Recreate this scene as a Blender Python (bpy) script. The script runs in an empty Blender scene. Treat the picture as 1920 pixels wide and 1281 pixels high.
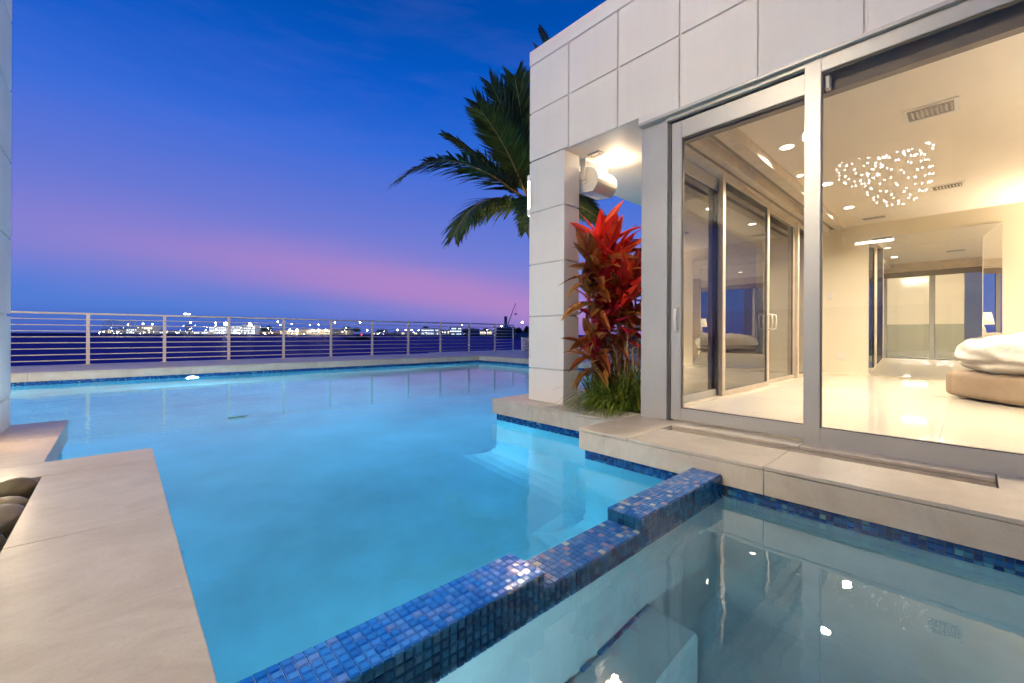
import bpy, bmesh, math, random
from mathutils import Vector, Matrix
random.seed(7)
R = math.radians
S = bpy.context.scene
COL = S.collection

# ---------------------------------------------------------------- camera
F, Y0, YAW, ROLL, CAMZ = 796.0, 627.4, R(42.73), R(.25), 0.87
cam = bpy.data.cameras.new('camera'); camo = bpy.data.objects.new('camera', cam); COL.objects.link(camo)
cam.sensor_width = 36; cam.lens = F/1920*36
cam.shift_y = (Y0-640.5)/1920
cam.clip_start = .02; cam.clip_end = 20000
camo.matrix_world = (Matrix.Translation((0, 0, CAMZ)) @ Matrix.Rotation(-YAW, 4, 'Z')
                     @ Matrix.Rotation(R(90), 4, 'X') @ Matrix.Rotation(ROLL, 4, 'Z'))
S.camera = camo

def ray(px, py):                       # direction of a sight line, used to survey the place
    x = (px-960)/F; y = -(py-Y0)/F
    r = x*math.cos(ROLL)-y*math.sin(ROLL); z = x*math.sin(ROLL)+y*math.cos(ROLL)
    return Vector((r*math.cos(YAW)+math.sin(YAW), -r*math.sin(YAW)+math.cos(YAW), z))
EYE = Vector((0, 0, CAMZ))
def onx(px, py, X): d = ray(px, py); return EYE+d*(X/d.x)
def ony(px, py, Y): d = ray(px, py); return EYE+d*(Y/d.y)
def onz(px, py, Z): d = ray(px, py); return EYE+d*((Z-CAMZ)/d.z)
def far(px, py, D): d = ray(px, py); return EYE+d*(D/math.hypot(d.x, d.y))

# ---------------------------------------------------------------- node helpers
def N(nt, t, **kw):
    n = nt.nodes.new(t)
    for k, v in kw.items():
        if k.startswith('i_'):
            n.inputs[k[2:].replace('_', ' ')].default_value = v
        else: setattr(n, k, v)
    return n
def L(nt, a, b): nt.links.new(a, b)
def lin(*c):
    return tuple(((x/255)/12.92 if x/255 <= .04045 else ((x/255+.055)/1.055)**2.4) for x in c)+(1,)
def ramp(nt, fac, stops, interp='LINEAR'):
    r = N(nt, 'ShaderNodeValToRGB'); e = r.color_ramp.elements; r.color_ramp.interpolation = interp
    while len(e) < len(stops): e.new(.5)
    for k, (p, c) in enumerate(stops):
        e[k].position = p; e[k].color = c if len(c) == 4 else (*c, 1)
    L(nt, fac, r.inputs[0]); return r.outputs[0]
def mth(nt, op, a, b=None, c=None, clamp=False):
    n = N(nt, 'ShaderNodeMath', operation=op, use_clamp=clamp)
    for i, v in enumerate((a, b, c)):
        if v is None: continue
        if isinstance(v, (int, float)): n.inputs[i].default_value = v
        else: L(nt, v, n.inputs[i])
    return n.outputs[0]
def mixc(nt, fac, a, b, mode='MIX'):
    n = N(nt, 'ShaderNodeMix', data_type='RGBA', blend_type=mode)
    for s, v in ((n.inputs['Factor'], fac), (n.inputs['A'], a), (n.inputs['B'], b)):
        s = [q for q in n.inputs if q.name == s.name and (q.type == ('VALUE' if s.name == 'Factor' else 'RGBA'))][0]
        if isinstance(v, (int, float)): s.default_value = v
        elif isinstance(v, tuple): s.default_value = v if len(v) == 4 else (*v, 1)
        else: L(nt, v, s)
    return [o for o in n.outputs if o.type == 'RGBA'][0]
def noise(nt, vec, scale, detail=4, rough=.55, dist=0):
    n = N(nt, 'ShaderNodeTexNoise'); n.inputs['Scale'].default_value = scale
    n.inputs['Detail'].default_value = detail; n.inputs['Roughness'].default_value = rough
    n.inputs['Distortion'].default_value = dist
    if vec is not None: L(nt, vec, n.inputs['Vector'])
    return n.outputs['Fac']
def pos(nt): return N(nt, 'ShaderNodeNewGeometry').outputs['Position']
def scaled(nt, v, s):
    m = N(nt, 'ShaderNodeMapping'); m.inputs['Scale'].default_value = s; L(nt, v, m.inputs['Vector']); return m.outputs[0]

# ---------------------------------------------------------------- dusk sky
W = bpy.data.worlds.new('World'); S.world = W; W.use_nodes = True
nt = W.node_tree; nt.nodes.clear()
tc = N(nt, 'ShaderNodeTexCoord'); dirv = tc.outputs['Generated']
def dotn(v):
    n = N(nt, 'ShaderNodeVectorMath', operation='DOT_PRODUCT'); L(nt, dirv, n.inputs[0]); n.inputs[1].default_value = v; return n.outputs['Value']
zz = N(nt, 'ShaderNodeSeparateXYZ'); L(nt, dirv, zz.inputs[0]); z = zz.outputs['Z']
base = ramp(nt, mth(nt, 'MAXIMUM', z, 0), [(0, lin(62, 88, 176)), (.05, lin(76, 118, 202)), (.15, lin(72, 120, 206)),
            (.27, lin(58, 108, 204)), (.38, lin(32, 100, 206)), (.48, lin(2, 86, 192)), (.6, lin(0, 72, 164)), (1, lin(0, 48, 118))])
d1, d2 = ray(60, 425).normalized(), ray(880, 556).normalized()
nb = d1.cross(d2).normalized(); nb = nb if nb.z > 0 else -nb
s = dotn(nb)
wob = noise(nt, scaled(nt, dirv, (1.5, 1.5, 9)), 2.2, 5, .6)
s2 = mth(nt, 'ADD', s, mth(nt, 'MULTIPLY', mth(nt, 'SUBTRACT', wob, .5), .045))
def gauss(v, w):
    q = mth(nt, 'DIVIDE', v, w); return mth(nt, 'POWER', 2.718, mth(nt, 'MULTIPLY', mth(nt, 'MULTIPLY', q, q), -1.0))
up = gauss(mth(nt, 'MAXIMUM', s2, 0), .20); dn = gauss(mth(nt, 'MINIMUM', s2, 0), .060)
belt = mth(nt, 'MULTIPLY', up, dn)
az = dotn(Vector((ray(900, 627).x, ray(900, 627).y, 0)).normalized())
azf = mth(nt, 'MULTIPLY_ADD', mth(nt, 'MAXIMUM', az, 0), .95, -.12, clamp=True)
core = mth(nt, 'MULTIPLY', gauss(s2, .058), mth(nt, 'POWER', azf, 3.0))
c1 = mixc(nt, mth(nt, 'MULTIPLY', belt, mth(nt, 'MULTIPLY_ADD', azf, .44, .12)), base, lin(146, 122, 194))
c2 = mixc(nt, mth(nt, 'MULTIPLY', core, .76), c1, lin(214, 134, 176))
wn = noise(nt, scaled(nt, dirv, (2, 2, 12)), 1.6, 6, .6)
c3 = mixc(nt, mth(nt, 'MULTIPLY', mth(nt, 'SUBTRACT', wn, .45, clamp=True), .35), c2, lin(120, 120, 205))
bg = N(nt, 'ShaderNodeBackground'); L(nt, c3, bg.inputs[0]); bg.inputs[1].default_value = 1.0
L(nt, bg.outputs[0], N(nt, 'ShaderNodeOutputWorld').inputs[0])

# ---------------------------------------------------------------- view, render
S.view_settings.view_transform = 'Standard'; S.view_settings.look = 'None'
S.view_settings.exposure = .18; S.view_settings.gamma = 1
S.cycles.use_denoising = True
S.cycles.denoiser = 'OPENIMAGEDENOISE'
S.cycles.max_bounces = 12; S.cycles.diffuse_bounces = 4; S.cycles.glossy_bounces = 6
S.cycles.transmission_bounces = 6; S.cycles.transparent_max_bounces = 24
S.cycles.caustics_reflective = False; S.cycles.caustics_refractive = True
S.cycles.sample_clamp_indirect = 14; S.cycles.blur_glossy = .5
S.cycles.use_light_tree = True

# ---------------------------------------------------------------- materials
M = {}
def mat(name):
    m = bpy.data.materials.new(name); m.use_nodes = True; nt = m.node_tree; nt.nodes.clear()
    out = N(nt, 'ShaderNodeOutputMaterial'); M[name] = m
    return m, nt, out
def princ(name, color, rough=.5, metal=0, spec=.5, bump=None, nscale=8, namp=.12, **kw):
    m, nt, out = mat(name)
    p = N(nt, 'ShaderNodeBsdfPrincipled'); L(nt, p.outputs[0], out.inputs[0])
    v = pos(nt); n = noise(nt, v, nscale, 6, .6)
    c = color if len(color) == 4 else (*color, 1)
    dk = tuple(x*(1-namp) for x in c[:3])+(1,); lt = tuple(min(1, x*(1+namp)) for x in c[:3])+(1,)
    L(nt, ramp(nt, n, [(.3, dk), (.7, lt)]), p.inputs['Base Color'])
    L(nt, mth(nt, 'MULTIPLY_ADD', mth(nt, 'SUBTRACT', noise(nt, v, nscale*3), .5), .25*rough, rough), p.inputs['Roughness'])
    p.inputs['Metallic'].default_value = metal; p.inputs['Specular IOR Level'].default_value = spec
    if bump:
        b = N(nt, 'ShaderNodeBump'); b.inputs['Strength'].default_value = bump[1]; b.inputs['Distance'].default_value = bump[2]
        L(nt, noise(nt, v, bump[0], 5), b.inputs['Height']); L(nt, b.outputs[0], p.inputs['Normal'])
    for k, x in kw.items(): p.inputs[k.replace('_', ' ')].default_value = x
    return p, nt
def emit(name, color, strength):
    m, nt, out = mat(name); e = N(nt, 'ShaderNodeEmission'); e.inputs[0].default_value = color if len(color) == 4 else (*color, 1)
    e.inputs[1].default_value = strength; L(nt, e.outputs[0], out.inputs[0])

# pale limestone with soft bedding streaks, pits and worn blotches
p, nt = princ('limestone', (.52, .445, .365), .38)
v = pos(nt)
warp = noise(nt, v, 1.1, 4, .6)
st = noise(nt, scaled(nt, v, (2.0, 3.2, 2)), 2.2, 9, .66, 1.1); fine = noise(nt, v, 150, 2, .6)
bl = noise(nt, v, 1.7, 5, .6); pit = noise(nt, v, 46, 3, .7)
c = ramp(nt, st, [(.25, (.43, .375, .30)), (.5, (.53, .475, .395)), (.75, (.60, .55, .47))])
c = mixc(nt, mth(nt, 'MULTIPLY', ramp(nt, bl, [(.40, (0, 0, 0)), (.68, (1, 1, 1))]), .45), c, (.40, .33, .265))
c = mixc(nt, mth(nt, 'MULTIPLY', ramp(nt, fine, [(.5, (0, 0, 0)), (.72, (1, 1, 1))]), .25), c, (.33, .28, .22))
c = mixc(nt, mth(nt, 'MULTIPLY', ramp(nt, pit, [(.60, (0, 0, 0)), (.75, (1, 1, 1))]), .22), c, (.68, .62, .55))
oi = N(nt, 'ShaderNodeObjectInfo')
c = mixc(nt, 1.0, c, ramp(nt, oi.outputs['Random'], [(0, (.93, .92, .91)), (1, (1.04, 1.03, 1.0))]), 'MULTIPLY')
L(nt, c, p.inputs['Base Color'])
L(nt, mth(nt, 'MULTIPLY_ADD', bl, .35, .2), p.inputs['Roughness'])
b = N(nt, 'ShaderNodeBump'); b.inputs['Strength'].default_value = .25; b.inputs['Distance'].default_value = .003
L(nt, mth(nt, 'ADD', pit, st), b.inputs['Height']); L(nt, b.outputs[0], p.inputs['Normal'])

princ('stucco', (.74, .71, .67), .62, bump=(120, .10, .002), nscale=1.4, namp=.035)
p, nt = princ('stucco_panel', (.74, .71, .67), .6, bump=(120, .10, .002), nscale=1.4, namp=.04)
oi = N(nt, 'ShaderNodeObjectInfo'); v = pos(nt)
c = ramp(nt, noise(nt, v, 1.3, 6, .6), [(.3, (.70, .675, .64)), (.7, (.77, .74, .70))])
c = mixc(nt, mth(nt, 'MULTIPLY', ramp(nt, noise(nt, scaled(nt, v, (9, 9, .5)), 1.6, 5, .6), [(.52, (0, 0, 0)), (.75, (1, 1, 1))]), .16), c, (.52, .50, .47))
L(nt, mixc(nt, 1.0, c, ramp(nt, oi.outputs['Random'], [(0, (.93, .93, .93)), (1, (1.02, 1.015, 1.0))]), 'MULTIPLY'), p.inputs['Base Color'])
princ('stucco_core', (.50, .49, .47), .7)
princ('trim_metal', (.46, .455, .44), .38, metal=.35, nscale=2.5, namp=.05)
princ('frame_dark', (.09, .085, .08), .5)
princ('frame_warm', (.55, .47, .38), .45)
princ('room_wall', (.84, .75, .57), .6, nscale=1.2, namp=.03)
princ('room_ceiling', (.85, .77, .66), .7, nscale=1, namp=.02)
princ('floor_tile', (.80, .73, .61), .03, spec=1.0, nscale=.9, namp=.05)
princ('duvet', (.84, .78, .70), .85, bump=(9, .5, .03), nscale=4, namp=.05, Sheen_Weight=.3)
princ('upholstery', (.40, .30, .21), .8, bump=(160, .3, .002), nscale=6, namp=.1)
princ('rail_paint', (.70, .62, .52), .38, nscale=3, namp=.05)
princ('white_plastic', (.78, .74, .68), .4, nscale=2, namp=.03)
princ('grille_dark', (.16, .13, .10), .6)
princ('grout_pale', (.62, .62, .68), .8, nscale=30)
princ('grout_dark', (.035, .06, .10), .7, nscale=30)
princ('plaster_pool', (.17, .56, .70), .6, nscale=.6, namp=.30)  # broad mottling painted in for patchy caustic light on the floor
princ('plaster_spa', (.30, .42, .45), .6, nscale=2.3, namp=.2)
princ('soil', (.06, .045, .03), .9)
princ('trunk', (.16, .125, .09), .85, bump=(20, .6, .02), nscale=9, namp=.3)
princ('stem', (.33, .20, .09), .7, nscale=25, namp=.3)
princ('concrete', (.34, .32, .30), .8)
princ('dark_land', (.022, .024, .03), .95, nscale=.02, namp=.3)
princ('port_pale', (.45, .43, .38), .8, nscale=.05)
princ('port_cream', (.55, .46, .28), .8, nscale=.05)
princ('port_brick', (.14, .07, .055), .8, nscale=.05)
princ('port_steel', (.10, .12, .2), .6, nscale=.1)
princ('port_frame', (.5, .52, .55), .6, nscale=.1)
princ('hull_dark', (.02, .02, .03), .5)
princ('left_floor', (.42, .36, .29), .25)

p, nt = princ('pebble', (.30, .24, .16), .45, bump=(60, .3, .004))
oi = N(nt, 'ShaderNodeObjectInfo')
L(nt, mixc(nt, mth(nt, 'MULTIPLY', noise(nt, pos(nt), 22, 5), .6), ramp(nt, oi.outputs['Random'],
   [(0, (.16, .12, .06)), (.35, (.30, .23, .12)), (.7, (.38, .31, .22)), (1, (.22, .19, .15))]), (.12, .09, .05)), p.inputs['Base Color'])

def foliage(name, stops, rough=.45, scale=3.0, trans=.25):
    m, nt, out = mat(name); p = N(nt, 'ShaderNodeBsdfPrincipled'); p.inputs['Roughness'].default_value = rough
    g = N(nt, 'ShaderNodeNewGeometry'); oi = N(nt, 'ShaderNodeObjectInfo')
    r = mth(nt, 'FRACT', mth(nt, 'ADD', g.outputs['Random Per Island'], oi.outputs['Random']))
    r = mth(nt, 'MULTIPLY_ADD', mth(nt, 'SUBTRACT', noise(nt, g.outputs['Position'], scale*5, 3), .5), .35, r, clamp=True)
    c = ramp(nt, r, stops); L(nt, c, p.inputs['Base Color'])
    t = N(nt, 'ShaderNodeBsdfTranslucent'); L(nt, c, t.inputs[0])
    mx = N(nt, 'ShaderNodeMixShader'); mx.inputs[0].default_value = trans
    L(nt, p.outputs[0], mx.inputs[1]); L(nt, t.outputs[0], mx.inputs[2]); L(nt, mx.outputs[0], out.inputs[0])
foliage('palm_leaf', [(0, (.04, .06, .014)), (.5, (.075, .11, .022)), (1, (.15, .16, .035))])
foliage('leaf_red', [(0, (.55, .014, .014)), (.5, (.85, .035, .022)), (1, (.90, .13, .04))], .38, 3.0, .4)
foliage('leaf_crimson', [(0, (.46, .010, .03)), (1, (.80, .025, .05))], .38, 3.0, .4)
foliage('leaf_bronze', [(0, (.22, .045, .014)), (.5, (.46, .12, .022)), (1, (.66, .30, .07))], .4, 3.0, .4)
foliage('strap_grass', [(0, (.06, .10, .012)), (.5, (.16, .24, .025)), (.9, (.32, .37, .05)), (1, (.5, .4, .07))], .4, 3.0, .35)
foliage('hedge_leaf', [(0, (.02, .032, .008)), (1, (.07, .09, .02))], .4)

def tile_mat(name, stops, rough=.1):
    m, nt, out = mat(name); p = N(nt, 'ShaderNodeBsdfPrincipled'); L(nt, p.outputs[0], out.inputs[0])
    g = N(nt, 'ShaderNodeNewGeometry'); oi = N(nt, 'ShaderNodeObjectInfo')
    r = mth(nt, 'FRACT', mth(nt, 'ADD', g.outputs['Random Per Island'], oi.outputs['Random']))
    r2 = mth(nt, 'FRACT', mth(nt, 'MULTIPLY', r, 17.3))
    sw = noise(nt, g.outputs['Position'], 75, 3, .6, 1.5)
    c = mixc(nt, mth(nt, 'MULTIPLY', sw, .5), ramp(nt, r, stops), ramp(nt, r2, stops))
    L(nt, c, p.inputs['Base Color']); L(nt, mth(nt, 'MULTIPLY_ADD', r2, .14, rough), p.inputs['Roughness'])
    p.inputs['Coat Weight'].default_value = .3; p.inputs['Coat Roughness'].default_value = .05
    b = N(nt, 'ShaderNodeBump'); b.inputs['Strength'].default_value = .35; b.inputs['Distance'].default_value = .002
    L(nt, noise(nt, g.outputs['Position'], 55, 2), b.inputs['Height']); L(nt, b.outputs[0], p.inputs['Normal'])
tile_mat('tile_blue', [(0, (.003, .022, .12)), (.4, (.004, .05, .24)), (.7, (.008, .09, .34)), (.88, (.015, .14, .34)), (.97, (.06, .26, .36)), (1, (.16, .36, .36))])
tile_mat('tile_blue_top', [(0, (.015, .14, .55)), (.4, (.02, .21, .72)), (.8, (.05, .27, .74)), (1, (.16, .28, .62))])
tile_mat('tile_pearl', [(0, (.015, .10, .34)), (.5, (.025, .15, .44)), (.80, (.07, .22, .52)), (.93, (.26, .22, .32)), (.97, (.40, .48, .46)), (1, (.45, .52, .46))])
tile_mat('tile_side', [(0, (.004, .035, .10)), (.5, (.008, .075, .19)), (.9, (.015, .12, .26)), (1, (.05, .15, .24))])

def glassy(name, tint, ior, bumpspec=None, rough=0, refl=1.0, refract=False):
    m, nt, out = mat(name)
    t = N(nt, 'ShaderNodeBsdfRefraction' if refract else 'ShaderNodeBsdfTransparent'); t.inputs[0].default_value = tint
    if refract: t.inputs['IOR'].default_value = ior; t.inputs['Roughness'].default_value = 0
    g = N(nt, 'ShaderNodeBsdfGlossy'); g.inputs['Roughness'].default_value = rough
    mx = N(nt, 'ShaderNodeMixShader'); ge = N(nt, 'ShaderNodeNewGeometry'); nrm_ = ge.outputs['Normal']
    if bumpspec:
        v = pos(nt); h = None
        for sc, a, sx in bumpspec:
            q = mth(nt, 'MULTIPLY', noise(nt, scaled(nt, v, sx), sc, 3, .5, .6), a)
            h = q if h is None else mth(nt, 'ADD', h, q)
        b = N(nt, 'ShaderNodeBump'); b.inputs['Strength'].default_value = 1; b.inputs['Distance'].default_value = 1
        L(nt, h, b.inputs['Height']); L(nt, b.outputs[0], g.inputs['Normal']); nrm_ = b.outputs[0]
        if refract: L(nt, b.outputs[0], t.inputs['Normal'])
    dt = N(nt, 'ShaderNodeVectorMath', operation='DOT_PRODUCT'); L(nt, nrm_, dt.inputs[0]); L(nt, ge.outputs['Incoming'], dt.inputs[1])
    f0 = ((ior-1)/(ior+1))**2
    q = mth(nt, 'POWER', mth(nt, 'SUBTRACT', 1.0, mth(nt, 'ABSOLUTE', dt.outputs['Value']), clamp=True), 5)
    fac = mth(nt, 'MULTIPLY', mth(nt, 'MULTIPLY_ADD', q, 1-f0, f0), refl, clamp=True)
    L(nt, fac, mx.inputs[0]); L(nt, t.outputs[0], mx.inputs[1]); L(nt, g.outputs[0], mx.inputs[2]); L(nt, mx.outputs[0], out.inputs[0])
glassy('pane_glass', (.95, .955, .95, 1), 1.75)
glassy('shading_glass', (.72, .76, .76, 1), 1.5)  # tinted to half-shade the left coping
glassy('coated_glass', (.10, .10, .10, 1), 3.8)
glassy('pool_surface', (.80, .93, .97, 1), 1.33, [(1.6, .0045, (1, 1.8, 1)), (7, .0011, (1, 1, 1))], .015, 1.0, True)
glassy('spa_surface', (.74, .86, .86, 1), 1.33, [(2.2, .0022, (1, 1, 1)), (9, .0003, (1, 1, 1))], .01, 3.0, True)

m, nt, out = mat('mirror'); g = N(nt, 'ShaderNodeBsdfGlossy'); g.inputs[0].default_value = (.86, .88, .86, 1); g.inputs['Roughness'].default_value = .005
L(nt, g.outputs[0], out.inputs[0])
m, nt, out = mat('sea'); df = N(nt, 'ShaderNodeBsdfDiffuse'); df.inputs[0].default_value = (.003, .010, .26, 1)
gl = N(nt, 'ShaderNodeBsdfGlossy'); gl.inputs['Roughness'].default_value = .22; mx = N(nt, 'ShaderNodeMixShader'); mx.inputs[0].default_value = .07
v = pos(nt); b = N(nt, 'ShaderNodeBump'); b.inputs['Strength'].default_value = 1; b.inputs['Distance'].default_value = .5
L(nt, mth(nt, 'ADD', noise(nt, v, .35, 5, .6), mth(nt, 'MULTIPLY', noise(nt, v, .06, 3), 2)), b.inputs['Height'])
L(nt, b.outputs[0], gl.inputs['Normal']); L(nt, b.outputs[0], df.inputs['Normal'])
L(nt, df.outputs[0], mx.inputs[1]); L(nt, gl.outputs[0], mx.inputs[2]); L(nt, mx.outputs[0], out.inputs[0])

WARM = (1, .74, .46); NEUT = (1, .86, .67); COOL = (.86, .92, 1)
emit('lamp_warm', (1, .86, .62), 22)
m, nt, out = mat('lamp_shade'); tr = N(nt, 'ShaderNodeBsdfTranslucent'); tr.inputs[0].default_value = (.85, .76, .6, 1); df = N(nt, 'ShaderNodeBsdfDiffuse'); df.inputs[0].default_value = (.8, .72, .58, 1)
mx = N(nt, 'ShaderNodeMixShader'); mx.inputs[0].default_value = .5; L(nt, tr.outputs[0], mx.inputs[1]); L(nt, df.outputs[0], mx.inputs[2]); L(nt, mx.outputs[0], out.inputs[0])
emit('lamp_room', (1, .90, .74), 14)
emit('lamp_tube', (1, .97, .9), 45)
emit('led', (.86, .92, 1), 42)
emit('pool_lens', (.80, .95, 1), 30)
emit('flood_white', (1, .90, .74), 60)
emit('flood_cool', (.86, .93, 1), 45)
emit('flood_red', (1, .05, .03), 9)
emit('window_lit', (1, .84, .58), 1.8)
emit('window_cool', (.78, .88, 1), 1.6)

# ---------------------------------------------------------------- mesh helpers
ORG = {}
def link(o, parent=None):
    COL.objects.link(o)
    if parent is not None: o.parent = parent
    return o
def thing(name, label, cat, loc=(0, 0, 0), group=None):
    o = bpy.data.objects.new(name, None); o.empty_display_size = .1; o.location = loc; link(o); ORG[o.name] = Vector(loc)
    return tag(o, label, cat, group)
def tag(o, label, cat, group=None):
    o['label'] = label; o['category'] = cat
    if group: o['group'] = group
    return o
def struct(o): o['kind'] = 'structure'; return o
def stuff(o): o['kind'] = 'stuff'; return o
class MB:
    def __init__(s): s.v = []; s.f = []; s.m = []
    def face(s, pts, mi=0):
        n = len(s.v); s.v += [Vector(p) for p in pts]; s.f.append(tuple(range(n, n+len(pts)))); s.m.append(mi); return s
    def box(s, x0, x1, y0, y1, z0, z1, mi=0, mtx=None):
        n = len(s.v); P = [Vector((x, y, z)) for z in (z0, z1) for y in (y0, y1) for x in (x0, x1)]
        if mtx is not None: P = [mtx @ q for q in P]
        s.v += P
        for q in ((0, 2, 3, 1), (4, 5, 7, 6), (0, 1, 5, 4), (2, 6, 7, 3), (0, 4, 6, 2), (1, 3, 7, 5)):
            s.f.append(tuple(n+i for i in q)); s.m.append(mi)
        return s
    def tube(s, pts, rad, seg=8, mi=0, cap=True):
        pts = [Vector(p) for p in pts]; rings = []; n0 = len(s.v); up0 = Vector((0, 0, 1))
        for i, p in enumerate(pts):
            t = (pts[min(i+1, len(pts)-1)]-pts[max(i-1, 0)]).normalized()
            u = up0 if abs(t.z) < .9 else Vector((1, 0, 0))
            a = t.cross(u).normalized(); b_ = t.cross(a).normalized()
            r = rad[i] if isinstance(rad, (list, tuple)) else rad
            rings.append(len(s.v))
            for k in range(seg):
                an = 2*math.pi*k/seg; s.v.append(p+a*(r*math.cos(an))+b_*(r*math.sin(an)))
        for i in range(len(pts)-1):
            for k in range(seg):
                k2 = (k+1) % seg; s.f.append((rings[i]+k, rings[i+1]+k, rings[i+1]+k2, rings[i]+k2)); s.m.append(mi)
        if cap:
            s.f.append(tuple(rings[0]+k for k in range(seg))); s.m.append(mi)
            s.f.append(tuple(rings[-1]+k for k in reversed(range(seg)))); s.m.append(mi)
        return s
    def ball(s, c, r, mi=0, seg=8, ring=5, sc=(1, 1, 1)):
        n = len(s.v); c = Vector(c)
        for i in range(1, ring):
            th = math.pi*i/ring
            for k in range(seg):
                ph = 2*math.pi*k/seg
                s.v.append(c+Vector((r*sc[0]*math.sin(th)*math.cos(ph), r*sc[1]*math.sin(th)*math.sin(ph), r*sc[2]*math.cos(th))))
        t = len(s.v); s.v += [c+Vector((0, 0, r*sc[2])), c-Vector((0, 0, r*sc[2]))]
        for k in range(seg):
            k2 = (k+1) % seg
            s.f.append((t, n+k, n+k2)); s.m.append(mi)
            for i in range(ring-2):
                s.f.append((n+i*seg+k, n+(i+1)*seg+k, n+(i+1)*seg+k2, n+i*seg+k2)); s.m.append(mi)
            s.f.append((t+1, n+(ring-2)*seg+k2, n+(ring-2)*seg+k)); s.m.append(mi)
        return s
    def mesh(s, name, mats, org=Vector((0, 0, 0)), bevel=0, smooth=False):
        me = bpy.data.meshes.new(name); me.from_pydata([tuple(p-org) for p in s.v], [], s.f)
        for m in (mats if isinstance(mats, (list, tuple)) else [mats]): me.materials.append(M[m])
        me.polygons.foreach_set('material_index', s.m)
        bm = bmesh.new(); bm.from_mesh(me)
        if bevel: bmesh.ops.bevel(bm, geom=bm.edges[:], offset=bevel, segments=1, affect='EDGES')
        
        if len(s.f) > 1: bmesh.ops.recalc_face_normals(bm, faces=bm.faces[:])
        bm.to_mesh(me); bm.free()
        if smooth: me.polygons.foreach_set('use_smooth', [True]*len(me.polygons))
        me.update(); return me
    def build(s, name, mats, parent=None, bevel=0, smooth=False):
        org = ORG[parent.name] if parent is not None else Vector((0, 0, 0))
        o = bpy.data.objects.new(name, s.mesh(name, mats, org, bevel, smooth)); link(o, parent); ORG[o.name] = org; return o
def bx(name, m, parent, x0, x1, y0, y1, z0, z1, bevel=0):
    return MB().box(x0, x1, y0, y1, z0, z1).build(name, m, parent, bevel)
def put(name, me, parent, loc, rot=None, scale=None):
    o = bpy.data.objects.new(name, me); link(o, parent)
    o.location = Vector(loc)-(ORG[parent.name] if parent is not None else Vector((0, 0, 0)))
    if rot is not None: o.rotation_euler = rot
    if scale is not None: o.scale = (scale,)*3 if isinstance(scale, (int, float)) else scale
    ORG[o.name] = Vector(loc); return o
def lamp(name, typ, loc, power, color, parent=None, rot=(0, 0, 0), **kw):
    l = bpy.data.lights.new(name, typ); l.energy = power; l.color = color
    for k, x in kw.items(): setattr(l, k, x)
    o = bpy.data.objects.new(name, l); link(o, parent)
    o.location = Vector(loc)-(ORG[parent.name] if parent is not None else Vector((0, 0, 0))); o.rotation_euler = rot
    return o

# ================================================================ SETTING
ZC, ZB, ZT = .21, .064, .188          # coping top, coping underside, joint between top slab and face slab
T = .0258                             # mosaic pitch
SEA = -2.6

o = MB().face([(-9000, -300, SEA), (9000, -300, SEA), (9000, 9000, SEA), (-9000, 9000, SEA)]).build('sea_water', 'sea'); struct(o)
o = MB().box(-60, 3, -60, -2.6, SEA-1, .17).box(-60, -8.6, -2.6, 12.66, SEA-1, .17).build('ground', 'concrete'); struct(o)

# pool and spa basins
POOL = [(.105, 1.07), (.105, 3.165), (-.315, 3.165), (-.315, 4.605), (-5.2, 4.605), (-5.2, 10.45), (8.25, 10.45), (8.25, 3.31), (2.85, 3.31), (2.85, 1.85), (2.425, 1.85), (2.425, 1.07)]
SPA = [(.105, -1.4), (.105, .915), (2.425, .915), (2.425, -1.4)]
def basin(name, poly, zb, cove, m):
    mb = MB(); n = len(poly)
    rings = [(0, .0), (0, zb+cove)]
    for k in range(1, 6):
        a = k/5*math.pi/2; rings.append((cove*(1-math.cos(a)), zb+cove*(1-math.sin(a))))
    def inset(d):
        out = []
        for i in range(n):
            p0, p1, p2 = (Vector(poly[(i+j) % n]) for j in (-1, 0, 1))
            e1 = (p1-p0).normalized(); e2 = (p2-p1).normalized()
            n1 = Vector((e1.y, -e1.x)); n2 = Vector((e2.y, -e2.x)); out.append(p1+(n1+n2)*d)
        return out
    R_ = []
    for d, zz_ in rings:
        R_.append([Vector((q.x, q.y, zz_)) for q in inset(d)])
    for a, b_ in zip(R_, R_[1:]):
        for i in range(n): j = (i+1) % n; mb.face([a[i], a[j], b_[j], b_[i]])
    mb.face(R_[-1])
    return struct(mb.build(name, m))
pool = basin('pool_basin', POOL, -1.25, .28, 'plaster_pool')
spa_basin = basin('spa_basin', SPA, -1.1, .12, 'plaster_spa')
o = MB().face([(x, y, 0) for x, y in reversed(POOL)]).build('pool_water', 'pool_surface'); struct(o)
o = MB().face([(x, y, 0) for x, y in reversed(SPA)]).build('spa_water', 'spa_surface'); struct(o)
# underwater seat of the spa, against the mosaic wall
st = MB().box(.107, 1.62, .70, .913, -1.1, -.50).build('spa_step', 'plaster_spa', None, .012); struct(st)
jo = MB()
for k in range(30):
    x = .12+k*.05
    if random.random() < .85: jo.box(x, x+.046, .899, .9125, -.502, -.488)
jo.build('step_joint', 'tile_side', st)

# ---------------------------------------------------------------- copings (each slab a piece)
def coping(name, tops, faces):
    p = struct(bpy.data.objects.new(name, None)); link(p); ORG[p.name] = Vector((0, 0, 0))
    for a in tops: bx('coping_slab', 'limestone', p, *a, ZT+.003, ZC, .0025)
    for a in faces: bx('coping_face', 'limestone', p, *a, ZB, ZT, .002)
    return p
g = .0016
def runs(a, b_, cuts):
    e = [a]+sorted(cuts)+[b_]; return [(x+g, y-g) for x, y in zip(e, e[1:])]
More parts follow.
